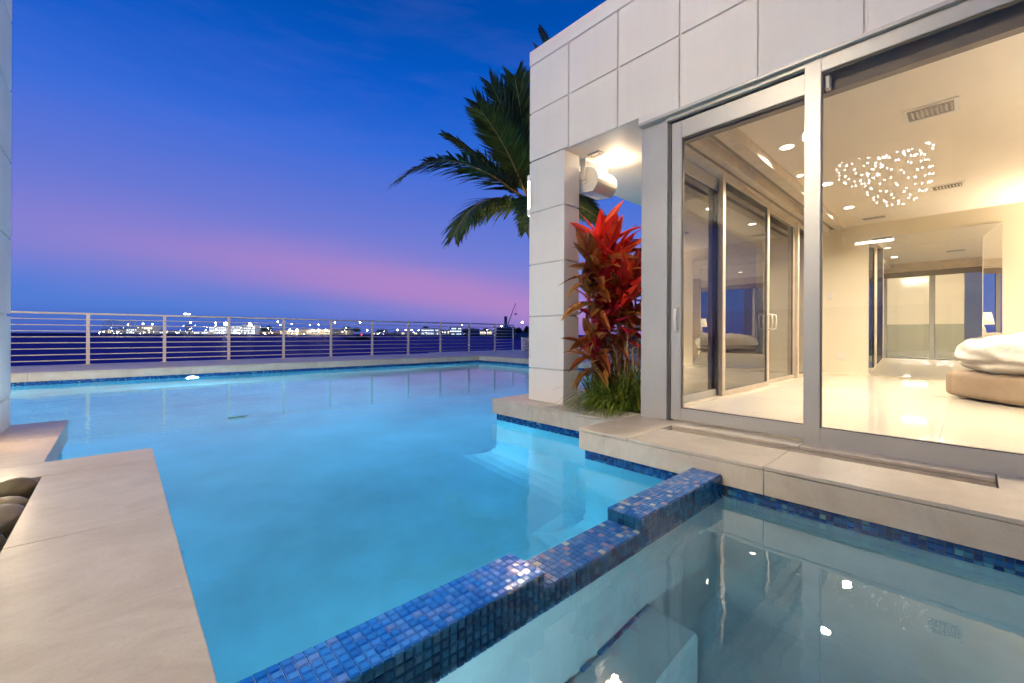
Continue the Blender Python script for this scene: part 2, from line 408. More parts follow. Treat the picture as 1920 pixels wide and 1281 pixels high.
# house side, spa edge and platform under the column
tops = [(2.386, 2.818, y0, y1) for y0, y1 in runs(-2.4, 1.497, [-.52, .71])]
tops += [(2.386, 3.30, 1.5, 1.888), (2.986, 3.2, .70+g, 1.497), (2.986, 3.2, -.08+g, .70-g), (2.822, 3.2, -2.4, -.083)]
tops += [(2.812, 3.22, 1.892, 2.60), (2.812, 8.9, 2.604, 3.347)]
fc = [(2.39, 2.42, y0, y1) for y0, y1 in runs(-2.4, 1.885, [-.52, .71])]
fc += [(2.422, 2.84, 1.862, 1.885), (2.816, 2.846, 1.887, 2.77), (2.816, 2.846, 2.774, 3.343)]
fc += [(x0, x1, 3.317, 3.343) for x0, x1 in runs(2.848, 8.2, [3.6, 4.8, 6, 7.2])]
cop_r = coping('house_coping', tops, fc)
bx('coping_bed', 'concrete', cop_r, 2.43, 2.8, -2.4, 1.86, .02, ZT+.001)
bx('coping_bed', 'concrete', cop_r, 2.8, 3.2, -2.4, 1.86, .02, .085)
bx('channel_wall', 'limestone', cop_r, 2.988, 3.2, -.08, 1.497, .086, ZT)
bx('channel_wall', 'limestone', cop_r, 2.802, 2.815, -.08, 1.497, .086, ZT)
bx('channel_wall', 'limestone', cop_r, 2.82, 3.2, -2.4, -.085, .086, ZT)
bx('channel_wall', 'limestone', cop_r, 2.82, 3.2, 1.50, 1.86, .086, ZT)
bx('coping_bed', 'concrete', cop_r, 2.855, 3.2, 1.865, 3.30, .02, ZT)
bx('coping_bed', 'concrete', cop_r, 3.202, 8.9, 2.62, 3.30, .02, ZT)
# left side
tl = [(-.262, .138, y0, y1) for y0, y1 in runs(-1.6, 2.893, [.72, 2.0])]
tl += [(-.555, .138, 2.896, 3.2), (-.9, -.282, 3.203, 3.92), (-.9, -.282, 3.923, 4.638)]
tl += [(x0, x1, 4.36, 4.638) for x0, x1 in runs(-5.4, -.903, [-3.2, -2])]
fl = [(.102, .135, y0, y1) for y0, y1 in runs(-1.6, 3.196, [.72, 2.0])]
fl += [(-.28, .10, 3.168, 3.196), (-.31, -.286, 3.2, 4.634), (-1.9, -.312, 4.61, 4.634)]
cop_l = coping('left_coping', tl, fl)
bx('coping_bed', 'concrete', cop_l, -.25, .1, -1.6, 2.9, .0, ZT); bx('coping_bed', 'concrete', cop_l, -.9, .1, 2.91, 3.16, .0, ZT)
bx('coping_bed', 'concrete', cop_l, -.9, -.32, 3.17, 4.6, .0, ZT); bx('coping_bed', 'concrete', cop_l, -5.4, -.91, 4.36, 4.6, .0, ZT)
bx('planter_edge', 'concrete', cop_l, -.56, -.54, -1.6, 2.89, .0, .2)
bx('planter_floor', 'soil', cop_l, -.54, -.262, -1.6, 2.89, .02, .10)
# sea side and right-hand deck
cop_f = coping('sea_deck', [(x0, x1, y0, y1) for x0, x1 in runs(-5.4, 8.217, [-4.2, -3.0, -1.1, 1.03, 2.55, 4.05, 5.6, 7.0]) for y0, y1 in ((10.418, 11.6), (11.603, 12.66))]
               + [(x0, x1, y0, y1) for x0, x1 in ((8.22, 9.6), (9.603, 11), (11.003, 12.6)) for y0, y1 in runs(2.2, 13.4, [3.4, 4.8, 6.2, 7.6, 9, 10.4, 11.8])],
               [(x0, x1, 10.422, 10.452) for x0, x1 in runs(-5.4, 8.222, [-4.2, -3.0, -1.1, 1.03, 2.55, 4.05, 5.6, 7.0])]
               + [(8.224, 8.252, y0, y1) for y0, y1 in runs(3.35, 10.45, [4.8, 6.2, 7.6, 9])])
bx('sea_wall', 'concrete', cop_f, -8.6, 12.6, 10.46, 12.64, SEA-1, ZT); bx('sea_wall', 'concrete', cop_f, 8.27, 12.6, 2.2, 13.4, SEA-1, ZT-.002)
bx('sea_wall', 'concrete', cop_f, -8.6, -5.22, 4.4, 10.45, SEA-1, ZT)

# ---------------------------------------------------------------- mosaic
def tile_mesh(name, m, a=.0229, h=.006):
    mb = MB().box(-a/2, a/2, -a/2, a/2, -.002, h); me = mb.mesh(name, m)
    bm = bmesh.new(); bm.from_mesh(me)
    top = [e for e in bm.edges if all(v.co.z > 0 for v in e.verts)]
    bmesh.ops.bevel(bm, geom=top, offset=.0026, segments=2, affect='EDGES'); bm.to_mesh(me); bm.free(); return me
def jit(a): return random.uniform(-a, a)
def tiles_joined(parent, name, m, spots, a=.0229, h=.006):
    mb = MB()
    for P, X, Y, Zn in spots:
        mt = Matrix.Translation(P) @ Matrix((X, Y, Zn)).transposed().to_4x4()
        mb.box(-a/2, a/2, -a/2, a/2, -.001, h, 0, mt)
    return stuff(mb.build(name, m, parent))
AX, AY, AZ = Vector((1, 0, 0)), Vector((0, 1, 0)), Vector((0, 0, 1))
# waterline band on the house side of the spa and pool (single tiles), facing -x
band = []
nr = 4
tm = tile_mesh('tile', 'tile_blue')
def ROT(X, Y, Zn): return Matrix((X, Y, Zn)).transposed().to_euler()
for c_ in range(int((1.85+.36)/T)):
    y = 1.85-T*(c_+.5)
    if .90 < y < 1.085: continue
    for r_ in range(3):
        zc = .062-T*(r_+.5)
        e = ROT(-AY, AZ, -AX); e = (e[0]+jit(.03), e[1]+jit(.03), e[2])
        put('mosaic_tile', tm, spa_basin if y < 1 else pool, (2.4235, y, zc), e)
sp = []
for c_ in range(int((3.31-1.86)/T)):
    for r_ in range(3): sp.append((Vector((2.8485, 1.86+T*(c_+.5), .062-T*(r_+.5))), -AY, AZ, -AX))
for c_ in range(int((2.85-2.425)/T)):
    for r_ in range(3): sp.append((Vector((2.425+T*(c_+.5), 1.8515, .062-T*(r_+.5))), -AX, AZ, AY))
for c_ in range(int((4.6-3.17)/T)):
    for r_ in range(3): sp.append((Vector((-.3135, 3.17+T*(c_+.5), .062-T*(r_+.5))), AY, AZ, AX))
for c_ in range(int((3.16-1.07)/T)):
    for r_ in range(3): sp.append((Vector((.1065, 1.08+T*(c_+.5), .062-T*(r_+.5))), AY, AZ, AX))
for c_ in range(int((8.25+2.2)/T)):
    for r_ in range(3): sp.append((Vector((-2.2+T*(c_+.5), 10.4485, .062-T*(r_+.5))), AX, AZ, -AY))
for c_ in range(int((10.45-4)/T)):
    for r_ in range(3): sp.append((Vector((8.2485, 4+T*(c_+.5), .062-T*(r_+.5))), -AY, AZ, -AX))
tiles_joined(pool, 'mosaic_tile', 'tile_blue', sp)
gb = MB().box(2.4238, 2.4248, -.4, 1.85, -.02, .064).box(2.8488, 2.8498, 1.855, 3.31, -.02, .064).box(-.3148, -.3138, 3.17, 4.6, -.02, .064)
gb.box(-5.2, 8.25, 10.4488, 10.4498, -.02, .064).box(8.2488, 8.2498, 4, 10.45, -.02, .064).box(.1052, .1062, 1.075, 3.165, -.02, .064).box(2.426, 2.848, 1.8508, 1.8513, -.02, .064)
gb.build('grout_bed', 'grout_dark', pool)

# the wall between spa and pool, clad in glass mosaic, with a lower spillway in the middle
sw = thing('spa_wall', 'blue glass mosaic wall with lowered spillway between pool and spa', 'pool wall', (1.25, .99, -.4))
X0, XA, XB, X1 = .14, .985, 1.565, 2.386
YA, YB, ZH, ZL = .915, 1.07, .116, .062
bx('wall_core', 'plaster_spa', sw, .11, 2.42, YA+.004, YB-.004, -1.2, .0)
bx('wall_core', 'grout_dark', sw, X0, XA-.001, YA+.001, YB-.001, .0005, ZH-.004)
bx('grout_top', 'grout_pale', sw, X0, XA-.002, YA+.003, YB-.003, ZH-.0038, ZH-.0008)
bx('wall_core', 'grout_dark', sw, XA, XB, YA+.001, YB-.001, .0005, ZL-.001)
bx('wall_core', 'grout_dark', sw, XB+.001, X1, YA+.001, YB-.001, .0005, ZH-.001)
cand = []
def cover(x0, x1, zt, mt):
    n = int(round((x1-x0)/T)); p_ = (x1-x0)/n; m_ = 6; q_ = (YB-YA)/m_
    for i in range(n):
        x = x0+p_*(i+.5)
        for j in range(m_): cand.append((Vector((x, YA+q_*(j+.5), zt)), ROT(AX, AY, AZ), mt))
        for r_ in range(5):
            zc = zt-T*(r_+.5)+.001
            if zc < -.012: continue
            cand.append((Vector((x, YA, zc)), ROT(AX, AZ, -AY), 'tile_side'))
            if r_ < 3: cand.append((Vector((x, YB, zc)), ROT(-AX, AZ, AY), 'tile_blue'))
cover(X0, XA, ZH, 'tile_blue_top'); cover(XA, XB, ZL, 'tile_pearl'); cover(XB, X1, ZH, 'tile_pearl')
for j in range(6):
    for r_ in range(2):
        y = YA+(YB-YA)/6*(j+.5)
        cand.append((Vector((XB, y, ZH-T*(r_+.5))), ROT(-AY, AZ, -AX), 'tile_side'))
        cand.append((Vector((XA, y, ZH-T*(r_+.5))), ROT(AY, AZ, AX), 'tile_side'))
def vis(c):
    P, e, m = c; d = P-EYE; f_ = d.x*math.sin(YAW)+d.y*math.cos(YAW); r_ = d.x*math.cos(YAW)-d.y*math.sin(YAW)
    px = 960+F*r_/f_; py = Y0-F*d.z/f_
    nrm = e.to_matrix() @ AZ
    if not (-20 < px < 1940 and py < 1300): return 0
    return max(0, -d.normalized().dot(nrm))/d.length_squared
cand.sort(key=vis, reverse=True)
tms = {m: tile_mesh('tile', m) for m in ('tile_blue_top', 'tile_pearl', 'tile_side', 'tile_blue')}
for P, e, m in cand[:300]:
    put('mosaic_tile', tms[m], sw, P, (e[0]+jit(.03), e[1]+jit(.03), e[2]+jit(.012)))
for m in tms:
    sps = []
    for P, e, mm in cand[300:]:
        if mm == m:
            k = (Matrix.Rotation(jit(.03), 3, 'X') @ Matrix.Rotation(jit(.03), 3, 'Y'))
            q = e.to_matrix() @ k; sps.append((P, q.col[0], q.col[1], q.col[2]))
    if sps: tiles_joined(sw, 'mosaic_tile', m, sps)

# ---------------------------------------------------------------- pebbles
def pebble_mesh(k):
    rnd = random.Random(k); mb = MB().ball((0, 0, 0), 1, 0, 12, 8, (1, .78, .55)); me = mb.mesh('pebble', 'pebble', smooth=True)
    a, b_, c_ = (rnd.uniform(0, 6) for _ in range(3))
    for v_ in me.vertices:
        q = v_.co; f_ = 1+.10*math.sin(3*q.x+a)+.08*math.sin(4*q.y+b_)+.07*math.cos(3*q.z+c_); v_.co = q*f_
    return me
PB = [pebble_mesh(k) for k in range(5)]
for (x, y, zz_, s_, lab) in [(-.335, 2.80, .16, .085, 'large rounded pebble at the far corner of the left planter'),
                       (-.325, 2.60, .15, .075, 'dark brown pebble second from the far corner of the left planter'),
                       (-.44, 2.68, .14, .08, 'olive pebble behind the others at the left planter'),
                       (-.33, 2.40, .15, .085, 'grey rounded pebble in the middle of the left planter'),
                       (-.335, 2.19, .15, .08, 'olive yellow pebble fourth along the left planter edge'),
                       (-.33, 2.01, .145, .075, 'pebble cut by the left picture edge in the planter'),
                       (-.46, 2.47, .14, .08, 'pebble deeper in the left planter beside the grey one'),
                       (-.46, 2.2, .14, .08, 'pebble deepest in the left planter near the olive one')]:
    tag(put('pebble', random.choice(PB), None, (x, y, zz_+.03), (jit(.4), jit(.4), jit(3)), s_), lab, 'pebble', 'pebbles in the left planter')
names = ['first', 'second', 'third', 'fourth', 'fifth', 'sixth', 'seventh', 'eighth', 'ninth']
for k, y in enumerate([1.36, 1.21, 1.06, .86, .72, .52, .33, .15, .0]):
    tag(put('pebble', random.choice(PB), None, (2.915+jit(.02), y, .140), (jit(.3), jit(.3), jit(3)), .066),
        'grey brown pebble, %s from the flower bed in the channel under the doors' % names[k], 'pebble', 'pebbles in the door channel')

# ================================================================ POOL HOUSE
ph = thing('pool_house', 'white panelled pool house with sliding glass doors beside the spa', 'house', (3.07, 1.8, ZC))
XF = 3.07; gr = .009
def panel(m_, x0, x1, y0, y1, z0, z1): return bx('wall_panel', 'stucco_panel', m_, x0, x1, y0, y1, z0, z1, .002)
ycuts = [3.07, 2.556, 2.022, 1.485, .951, .409, -.128, -.665, -1.2, -1.74, -2.28, -2.8, -3.4, -4.0]
zc2 = [(3.113, 3.606)]
for ya, yb in zip(ycuts, ycuts[1:]):
    panel(ph, XF, XF+.03, yb+gr, ya-(gr if ya < 3 else 0), 3.113+gr, 3.606-gr)
    zl = 2.622 if yb > 1.4 else 2.572
    if 1.4 < yb < 1.6: bx('wall_panel', 'stucco', ph, XF, XF+.03, yb+gr, 1.828, 2.572, 2.6218)
    panel(ph, XF, XF+.03, yb+gr, ya-(gr if ya < 3 else 0), zl+(gr if ya > 3 else 0), 3.113-gr)
bx('wall_core', 'stucco', ph, XF+.016, XF+.2, 1.83, 3.055, 2.624, 3.60)
bx('wall_core', 'stucco', ph, XF+.016, XF+.2, -4.0, 1.829, 2.574, 3.60)
bx('fascia', 'stucco', ph, XF-.004, XF+.25, -4.0, 3.074, 3.607, 3.752, .004)
xs = [3.272, 3.9, 4.5, 5.1, 5.7, 6.3, 6.9, 7.5, 8.1, 8.7, 9.15]
for xa, xb in zip(xs, xs[1:]):
    for za, zb_ in ((2.622, 3.113), (3.113, 3.606)): panel(ph, xa+gr, xb-gr, 3.04, 3.07, za+gr, zb_-gr)
bx('wall_core', 'stucco', ph, 3.272, 9.15, 2.9, 3.054, 2.626, 3.6)
bx('roof', 'concrete', ph, 3.33, 9.25, -4.0, 3.074, 3.61, 3.70)
bx('fascia', 'stucco', ph, 3.33, 9.25, 2.9, 3.073, 3.701, 3.75, .004)
bx('soffit', 'stucco', ph, XF+.032, 9.15, 1.832, 3.036, 2.600+.021, 2.623)
# column in stacked blocks
zs = [ZC, .532, 1.052, 1.576, 2.103, 2.622]
for za, zb_ in zip(zs, zs[1:]):
    bx('column_block', 'stucco_panel', ph, XF, 3.295, 2.607, 3.07, za+(gr*.8 if za > .3 else 0), zb_-gr*.8, .003)
bx('column_core', 'stucco_core', ph, XF+.012, 3.283, 2.619, 3.058, ZC, 2.621)
# jamb and head of the door wall
bx('jamb', 'trim_metal', ph, 3.12, 3.33, 1.606, 1.83, ZC, 2.571, .003)
bx('head_trim', 'trim_metal', ph, XF-.006, 3.13, -4.0, 1.828, 2.548, 2.571, .002)
bx('head_frame', 'frame_dark', ph, 3.135, 3.26, -4.0, 1.604, 2.515, 2.546)
bx('head_frame', 'trim_metal', ph, 3.10, 3.134, -4.0, 1.604, 2.522, 2.546)
bx('side_frame', 'frame_dark', ph, 3.14, 3.26, 1.586, 1.6045, ZC, 2.514)
bx('sill_track', 'trim_metal', ph, 3.205, 3.3, -4.0, 1.585, ZC-.02, .222)

def door(parent, axis, plane, a0, a1, z0, z1, stile, rail_b, rail_t, depth, m, handle=None, name='sliding_door', glass='pane_glass'):
    """a leaf in plane x=plane (axis 'y') or y=plane (axis 'x') running a0..a1"""
    def B(mb, u0, u1, v0, v1, w0, w1):
        if axis == 'y': mb.box(w0, w1, u0, u1, v0, v1)
        else: mb.box(u0, u1, w0, w1, v0, v1)
    w0, w1 = plane, plane+depth
    fr = MB()
    B(fr, a0, a0+stile, z0, z1, w0, w1); B(fr, a1-stile, a1, z0, z1, w0, w1)
    B(fr, a0+stile, a1-stile, z0, z0+rail_b, w0+.002, w1-.002); B(fr, a0+stile, a1-stile, z1-rail_t, z1, w0+.002, w1-.002)
    f_ = fr.build(name, m, parent, .002)
    pn = MB(); B(pn, a0+stile-.004, a1-stile+.004, z0+rail_b-.004, z1-rail_t+.004, plane+depth*.4, plane+depth*.4+.006)
    pn.f = [q for q in pn.f if len({round(pn.v[i][0 if axis == 'y' else 1], 5) for i in q}) == 1][:1]; pn.m = pn.m[:1]
    pn.build('pane', glass, f_)
    gs = MB(); e_ = .006
    for q in ((a0+stile, a0+stile+e_, z0+rail_b, z1-rail_t), (a1-stile-e_, a1-stile, z0+rail_b, z1-rail_t),
              (a0+stile, a1-stile, z0+rail_b, z0+rail_b+e_), (a0+stile, a1-stile, z1-rail_t-e_, z1-rail_t)):
        B(gs, q[0]+.0005, q[1]-.0005, q[2]+.0005, q[3]-.0005, plane+depth*.2, plane+depth*.8)
    gs.build('gasket', 'frame_dark', f_)
    if handle:
        ha, hz, hw = handle; h = MB()
        if axis == 'y': pts = [(plane-.001, ha, hz-.09), (plane-.035, ha, hz-.08), (plane-.042, ha, hz), (plane-.035, ha, hz+.08), (plane-.001, ha, hz+.09)]
        else: pts = [(ha, plane-.001, hz-.1), (ha, plane-.05, hz-.09), (ha, plane-.055, hz), (ha, plane-.05, hz+.09), (ha, plane-.001, hz+.1)]
        h.tube(pts, .010, 8); h.build('handle', 'white_plastic', f_, smooth=True)
    return f_
door(ph, 'y', 3.145, .63, 1.584, .223, 2.512, .078, .088, .13, .045, 'trim_metal', (1.535, .99, 0))
door(ph, 'y', 3.094, -1.05, .703, .205, 2.546, .084, .11, .085, .045, 'trim_metal')
door(ph, 'y', 3.145, -2.9, -1.0, .223, 2.512, .078, .088, .13, .045, 'trim_metal')
bx('door_stop', 'white_plastic', ph, 3.142, 3.19, .585, .612, 2.37, 2.45, .003)
bx('front_wall', 'room_wall', ph, 3.27, 3.33, -4.0, -2.9, ZC, 2.70)
bx('inner_head', 'frame_warm', ph, 3.27, 3.40, -2.9, 1.60, 2.50, 2.70)
bx('shade_pocket', 'grille_dark', ph, 3.20, 3.265, -2.9, 1.58, 2.37, 2.5)
# sea-side glazing of the room
YG = 1.80
door(ph, 'x', YG+.06, 3.34, 4.84, .222, 2.56, .085, .07, .13, .045, 'trim_metal', glass='coated_glass')
door(ph, 'x', YG, 4.72, 6.26, .222, 2.60, .075, .05, .06, .045, 'frame_warm', glass='coated_glass')
door(ph, 'x', YG+.05, 6.22, 7.64, .222, 2.60, .075, .05, .06, .045, 'frame_warm', glass='coated_glass')
door(ph, 'x', YG, 7.6, 8.98, .222, 2.60, .075, .05, .06, .045, 'frame_warm', glass='coated_glass')
for x in (6.17, 6.33):
    hs = MB(); hs.tube([(x, YG-.002, .95), (x, YG-.055, .96), (x, YG-.06, 1.05), (x, YG-.055, 1.14), (x, YG-.002, 1.15)], .011, 8)
    hs.build('handle', 'white_plastic', ph, smooth=True)
bx('glazing_head', 'frame_warm', ph, 3.34, 9.0, YG-.03, YG+.11, 2.602, 2.70)
bx('glazing_track', 'frame_warm', ph, 3.34, 9.0, YG-.03, YG+.11, ZC-.02, .2215)
va = MB().box(3.41, 8.75, 1.62, 1.70, 2.56, 2.698).box(3.41, 8.75, 1.40, 1.52, 2.60, 2.698).box(3.41, 8.75, 1.52, 1.62, 2.66, 2.698)
va.build('curtain_pelmet', 'frame_warm', ph, .003)
bx('curtain_track', 'grille_dark', ph, 3.41, 8.75, 1.545, 1.595, 2.645, 2.659)

# ---------------------------------------------------------------- the lit room
ro = struct(bpy.data.objects.new('room_floor', None)); link(ro); ORG[ro.name] = Vector((0, 0, 0))
for i in range(7):
    for j in range(7):
        x0, y0 = 3.301+i*.815, 1.769-(j+1)*.815
        bx('floor_tile', 'floor_tile', ro, x0, x0+.8138, y0, y0+.8138, .20, .2195)
bx('floor_bed', 'concrete', ro, 3.3, 9.0, -4, 1.77, .0, .2)
o = MB().box(3.27, 9.1, -4.0, 1.9, 2.701, 2.76).build('room_ceiling', 'room_ceiling'); struct(o)
o = MB().box(9.0, 9.1, -4.0, 1.95, .0, 2.70).build('wall_mirror_side', 'room_wall'); struct(o)
o = MB().box(3.33, 8.998, -4.1, -4.0, .0, 2.70).build('wall_far_end', 'room_wall'); struct(o)
bx('skirting', 'room_wall', o, 3.4, 8.99, -3.998, -3.985, .221, .32)

def downlight(x, y, z, lab, power, col, m='lamp_room', r=.055, grp='recessed ceiling lights', spread=R(150)):
    t = thing('downlight', lab, 'ceiling light', (x, y, z), grp)
    mb = MB(); seg = 20
    for k in range(seg):
        a, b_ = 2*math.pi*k/seg, 2*math.pi*(k+1)/seg
        q = lambda rr, an, zz_: (x+rr*math.cos(an), y+rr*math.sin(an), zz_)
        mb.face([q(r, a, z-.002), q(r, b_, z-.002), q(r*1.28, b_, z-.006), q(r*1.28, a, z-.006)])
        mb.face([q(r*1.28, a, z-.006), q(r*1.28, b_, z-.006), q(r*1.32, b_, z+.0), q(r*1.32, a, z+.0)])
    mb.build('trim_ring', 'white_plastic', t)
    ms = MB(); ms.face([(x+r*math.cos(2*math.pi*k/seg), y+r*math.sin(2*math.pi*k/seg), z-.003) for k in range(seg)]); ms.build('lens', m, t)
    lamp('bulb', 'AREA', (x, y, z-.012), power, col, t, shape='DISK', size=r*1.6, spread=spread)
    return t
PW = 38
dl = [(4.747, 1.22, 'recessed ceiling light nearest the sea-side glass doors and the near door'),
      (6.25, 1.19, 'recessed ceiling light second in the row along the curtain pelmet'),
      (7.62, 1.19, 'recessed ceiling light farthest along the row, close to the mirror')]
for x, y, lab in dl: downlight(x, y, 2.70, lab, PW, NEUT)
k = 0
for x in (4.75, 6.25, 7.75):
    for y, w in ((-.9, 'middle'), (-2.8, 'far')):
        k += 1
        downlight(x, y, 2.70, 'recessed ceiling light of the %s row, %s from the near doors' % (w, {4.75: 'first', 6.25: 'second', 7.75: 'third'}[x]), PW, NEUT)
def vent(x0, x1, y0, y1, lab):
    t = thing('ceiling_vent', lab, 'vent', ((x0+x1)/2, (y0+y1)/2, 2.70), 'air vents in the room ceiling')
    z = 2.70; w = .028
    MB().box(x0, x1, y0, y0+w, z-.008, z).box(x0, x1, y1-w, y1, z-.008, z).box(x0, x0+w, y0+w, y1-w, z-.008, z).box(x1-w, x1, y0+w, y1-w, z-.008, z).build('frame', 'white_plastic', t, .002)
    bx('back', 'grille_dark', t, x0+w, x1-w, y0+w, y1-w, z-.002, z-.0005)
    n = int((y1-y0-2*w)/.028)
    for i in range(n):
        y = y0+w+(i+.5)*.028
        mb = MB(); mb.box(-(x1-x0)/2+w, (x1-x0)/2-w-.09, -.008, .008, -.001, .001, 0, Matrix.Translation(((x0+x1)/2+.045, y, z-.007)) @ Matrix.Rotation(R(35), 4, 'X')); mb.build('slat', 'white_plastic', t)
vent(4.68, 4.97, .07, .395, 'largest ceiling vent, nearest the near glass door')
vent(7.28, 7.52, .055, .36, 'middle ceiling vent between near door and mirror')
vent(8.46, 8.66, .87, 1.19, 'ceiling vent closest to the mirror wall')

# bevelled mirror on the far wall
mr = thing('wall_mirror', 'wide mirror with slanted border strips on the cream wall behind the bed', 'mirror', (9.0, .42, .23))
ya, yb, za, zb_ = -.29, 1.145, .236, 2.46; w = .185; xo, xi = 8.992, 8.955
bx('backing', 'white_plastic', mr, 8.9925, 8.9995, ya+.01, yb-.01, za+.01, zb_-.01)
O = [(xo, ya, za), (xo, yb, za), (xo, yb, zb_), (xo, ya, zb_)]; I = [(xi, ya+w, za+w*1.5), (xi, yb-w, za+w*1.5), (xi, yb-w, zb_-w), (xi, ya+w, zb_-w)]
MB().face(I).build('mirror_panel', 'mirror', mr)
for i in range(4):
    j = (i+1) % 4; MB().face([O[i], O[j], I[j], I[i]]).build('bevel_strip', 'mirror', mr)
ed = MB()
for A_, B_ in [(O[i], O[(i+1) % 4]) for i in range(4)]+[(I[i], I[(i+1) % 4]) for i in range(4)]+list(zip(O, I)):
    ed.tube([A_, B_], .004, 5)
ed.build('edge_bead', 'white_plastic', mr)
def plate(loc, lab, cat='switch'):
    x, y, z = loc; t = thing('wall_plate', lab, cat, loc)
    bx('plate', 'white_plastic', t, x-.008, x, y-.04, y+.04, z-.06, z+.06, .002); bx('rocker', 'white_plastic', t, x-.012, x-.0085, y-.015, y+.015, z-.03, z+.03, .002)
plate((8.999, 1.5, .52), 'white socket plate low on the cream wall left of the mirror', 'socket')
plate((8.999, 1.66, 1.55), 'white control plate high on the cream wall beside the curtain end')
t = thing('motion_sensor', 'small white sensor at the top of the cream wall near the corner', 'sensor', (8.999, 1.5, 2.5))
bx('body', 'white_plastic', t, 8.95, 8.999, 1.47, 1.53, 2.45, 2.55, .012); bx('lens', 'duvet', t, 8.944, 8.9495, 1.48, 1.52, 2.46, 2.5, .003)

# bed, turned towards the corner of the room
bed = thing('bed', 'bed with cream duvet on a brown upholstered base at the right edge', 'bed', (6.62, .256, .22))
a_ = Vector((-.747, -.665, 0)); b_v = Vector((.665, -.747, 0))
MT = Matrix.Translation((6.62, .256, .22)) @ Matrix((a_, b_v, AZ)).transposed().to_4x4()
def soft(nx, ny, nz, size, off, fn, name, m, sub=2):
    me = bpy.data.meshes.new(name); bm = bmesh.new(); bmesh.ops.create_cube(bm, size=1)
    bmesh.ops.subdivide_edges(bm, edges=bm.edges[:], cuts=nx, use_grid_fill=True)
    for v_ in bm.verts:
        q = v_.co.copy(); r_ = Vector((abs(q.x)*2, abs(q.y)*2, abs(q.z)*2))
        ex = nz
        nrm = (r_.x**ex+r_.y**ex+r_.z**ex)**(1/ex)
        if nrm > 0: q = q/nrm*max(r_)
        q = Vector((q.x*size[0], q.y*size[1], q.z*size[2]))+Vector(off); v_.co = MT @ fn(q)
    bm.to_mesh(me); bm.free(); me.polygons.foreach_set('use_smooth', [True]*len(me.polygons)); me.materials.append(M[m])
    for v_ in me.vertices: v_.co -= ORG[bed.name]
    o = bpy.data.objects.new(name, me); link(o, bed); ORG[o.name] = ORG[bed.name]; return o
soft(14, 0, 10, (2.32, 2.04, .29), (1.13, 1.0, .15), lambda q: q, 'bed_base', 'upholstery')
bx('foot_rail', 'frame_dark', bed, 6.0, 6.4, -.6, -.3, .2205, .24)
def duvet():
    me = bpy.data.meshes.new('duvet'); bm = bmesh.new(); bmesh.ops.create_cube(bm, size=2)
    bmesh.ops.subdivide_edges(bm, edges=bm.edges[:], cuts=46, use_grid_fill=True)
    for v_ in bm.verts:
        q = v_.co.copy(); a = (abs(q.x)**5+abs(q.y)**5)**(1/5); nrm = (a**3.4+abs(q.z)**3.4)**(1/3.4)
        if nrm > 0: q = q/nrm*max(abs(q.x), abs(q.y), abs(q.z))
        q = Vector((1.16+q.x*1.19, 1.02+q.y*1.07, .445+q.z*.235))
        f_ = math.exp(-((q.z-.37)/.022)**2); ex = 1-.035*f_; q.x = 1.16+(q.x-1.16)*ex; q.y = 1.02+(q.y-1.02)*ex
        side = 1-min(1, max(0, (q.z-.45)/.2))
        w_ = .016*math.sin(7*q.x+2.5*math.sin(3.1*q.y+1))+.013*math.sin(15*q.y-6*q.x+2*math.sin(5*q.x))+.008*math.sin(31*q.x+9*q.y)
        q.z += w_*(1-.6*side)+.02*math.sin(2.3*q.x+.6); q.y -= (.018*math.sin(11*q.x+1.3*math.sin(9*q.z*3))+.010*math.sin(26*q.x+20*q.z))*side*(1 if q.y < 1 else -1)
        v_.co = (MT @ q)-ORG[bed.name]
    bm.to_mesh(me); bm.free(); me.polygons.foreach_set('use_smooth', [True]*len(me.polygons)); me.materials.append(M['duvet'])
    o = bpy.data.objects.new('duvet', me); link(o, bed); ORG[o.name] = ORG[bed.name]
duvet()

def table_lamp(x, y, lab, p):
    t = thing('table_lamp', lab, 'lamp', (x, y, .78), 'bedside lamps'); z = .78
    MB().tube([(x, y, z), (x, y, z+.02), (x, y, z+.05), (x, y, z+.16), (x, y, z+.28), (x, y, z+.36)], [.09, .09, .03, .07, .05, .015], 16).build('base', 'white_plastic', t, smooth=True)
    mb = MB()
    for k in range(20):
        a, b_ = 2*math.pi*k/20, 2*math.pi*(k+1)/20
        mb.face([(x+.19*math.cos(a), y+.19*math.sin(a), z+.36), (x+.19*math.cos(b_), y+.19*math.sin(b_), z+.36), (x+.14*math.cos(b_), y+.14*math.sin(b_), z+.62), (x+.14*math.cos(a), y+.14*math.sin(a), z+.62)])
    mb.build('shade', 'lamp_shade', t); lamp('bulb', 'POINT', (x, y, z+.5), p, (1, .85, .64), t, shadow_soft_size=.06)
    n = thing('bedside_table', lab.replace('lamp', 'table', 1).replace('glowing ', 'white '), 'table', (x, y, .22), 'bedside tables')
    bx('table_top', 'white_plastic', n, x-.25, x+.25, y-.22, y+.22, .74, .779, .004); bx('drawer_box', 'white_plastic', n, x-.24, x+.24, y-.21, y+.21, .45, .739, .004)
    for sx in (-1, 1):
        for sy in (-1, 1): bx('leg', 'white_plastic', n, x+sx*.21-.02, x+sx*.21+.02, y+sy*.18-.02, y+sy*.18+.02, .2205, .449)
table_lamp(8.55, -1.5, 'glowing lamp by the mirror wall beyond the bed', 440)
table_lamp(5.2, -3.3, 'glowing lamp at the far end of the room', 480)  # out-of-view lamp added to lift the ceiling and walls
table_lamp(4.3, -2.1, 'glowing lamp just inside the doors beyond the right picture edge', 420)  # out-of-view lamp added to brighten the front of the ceiling

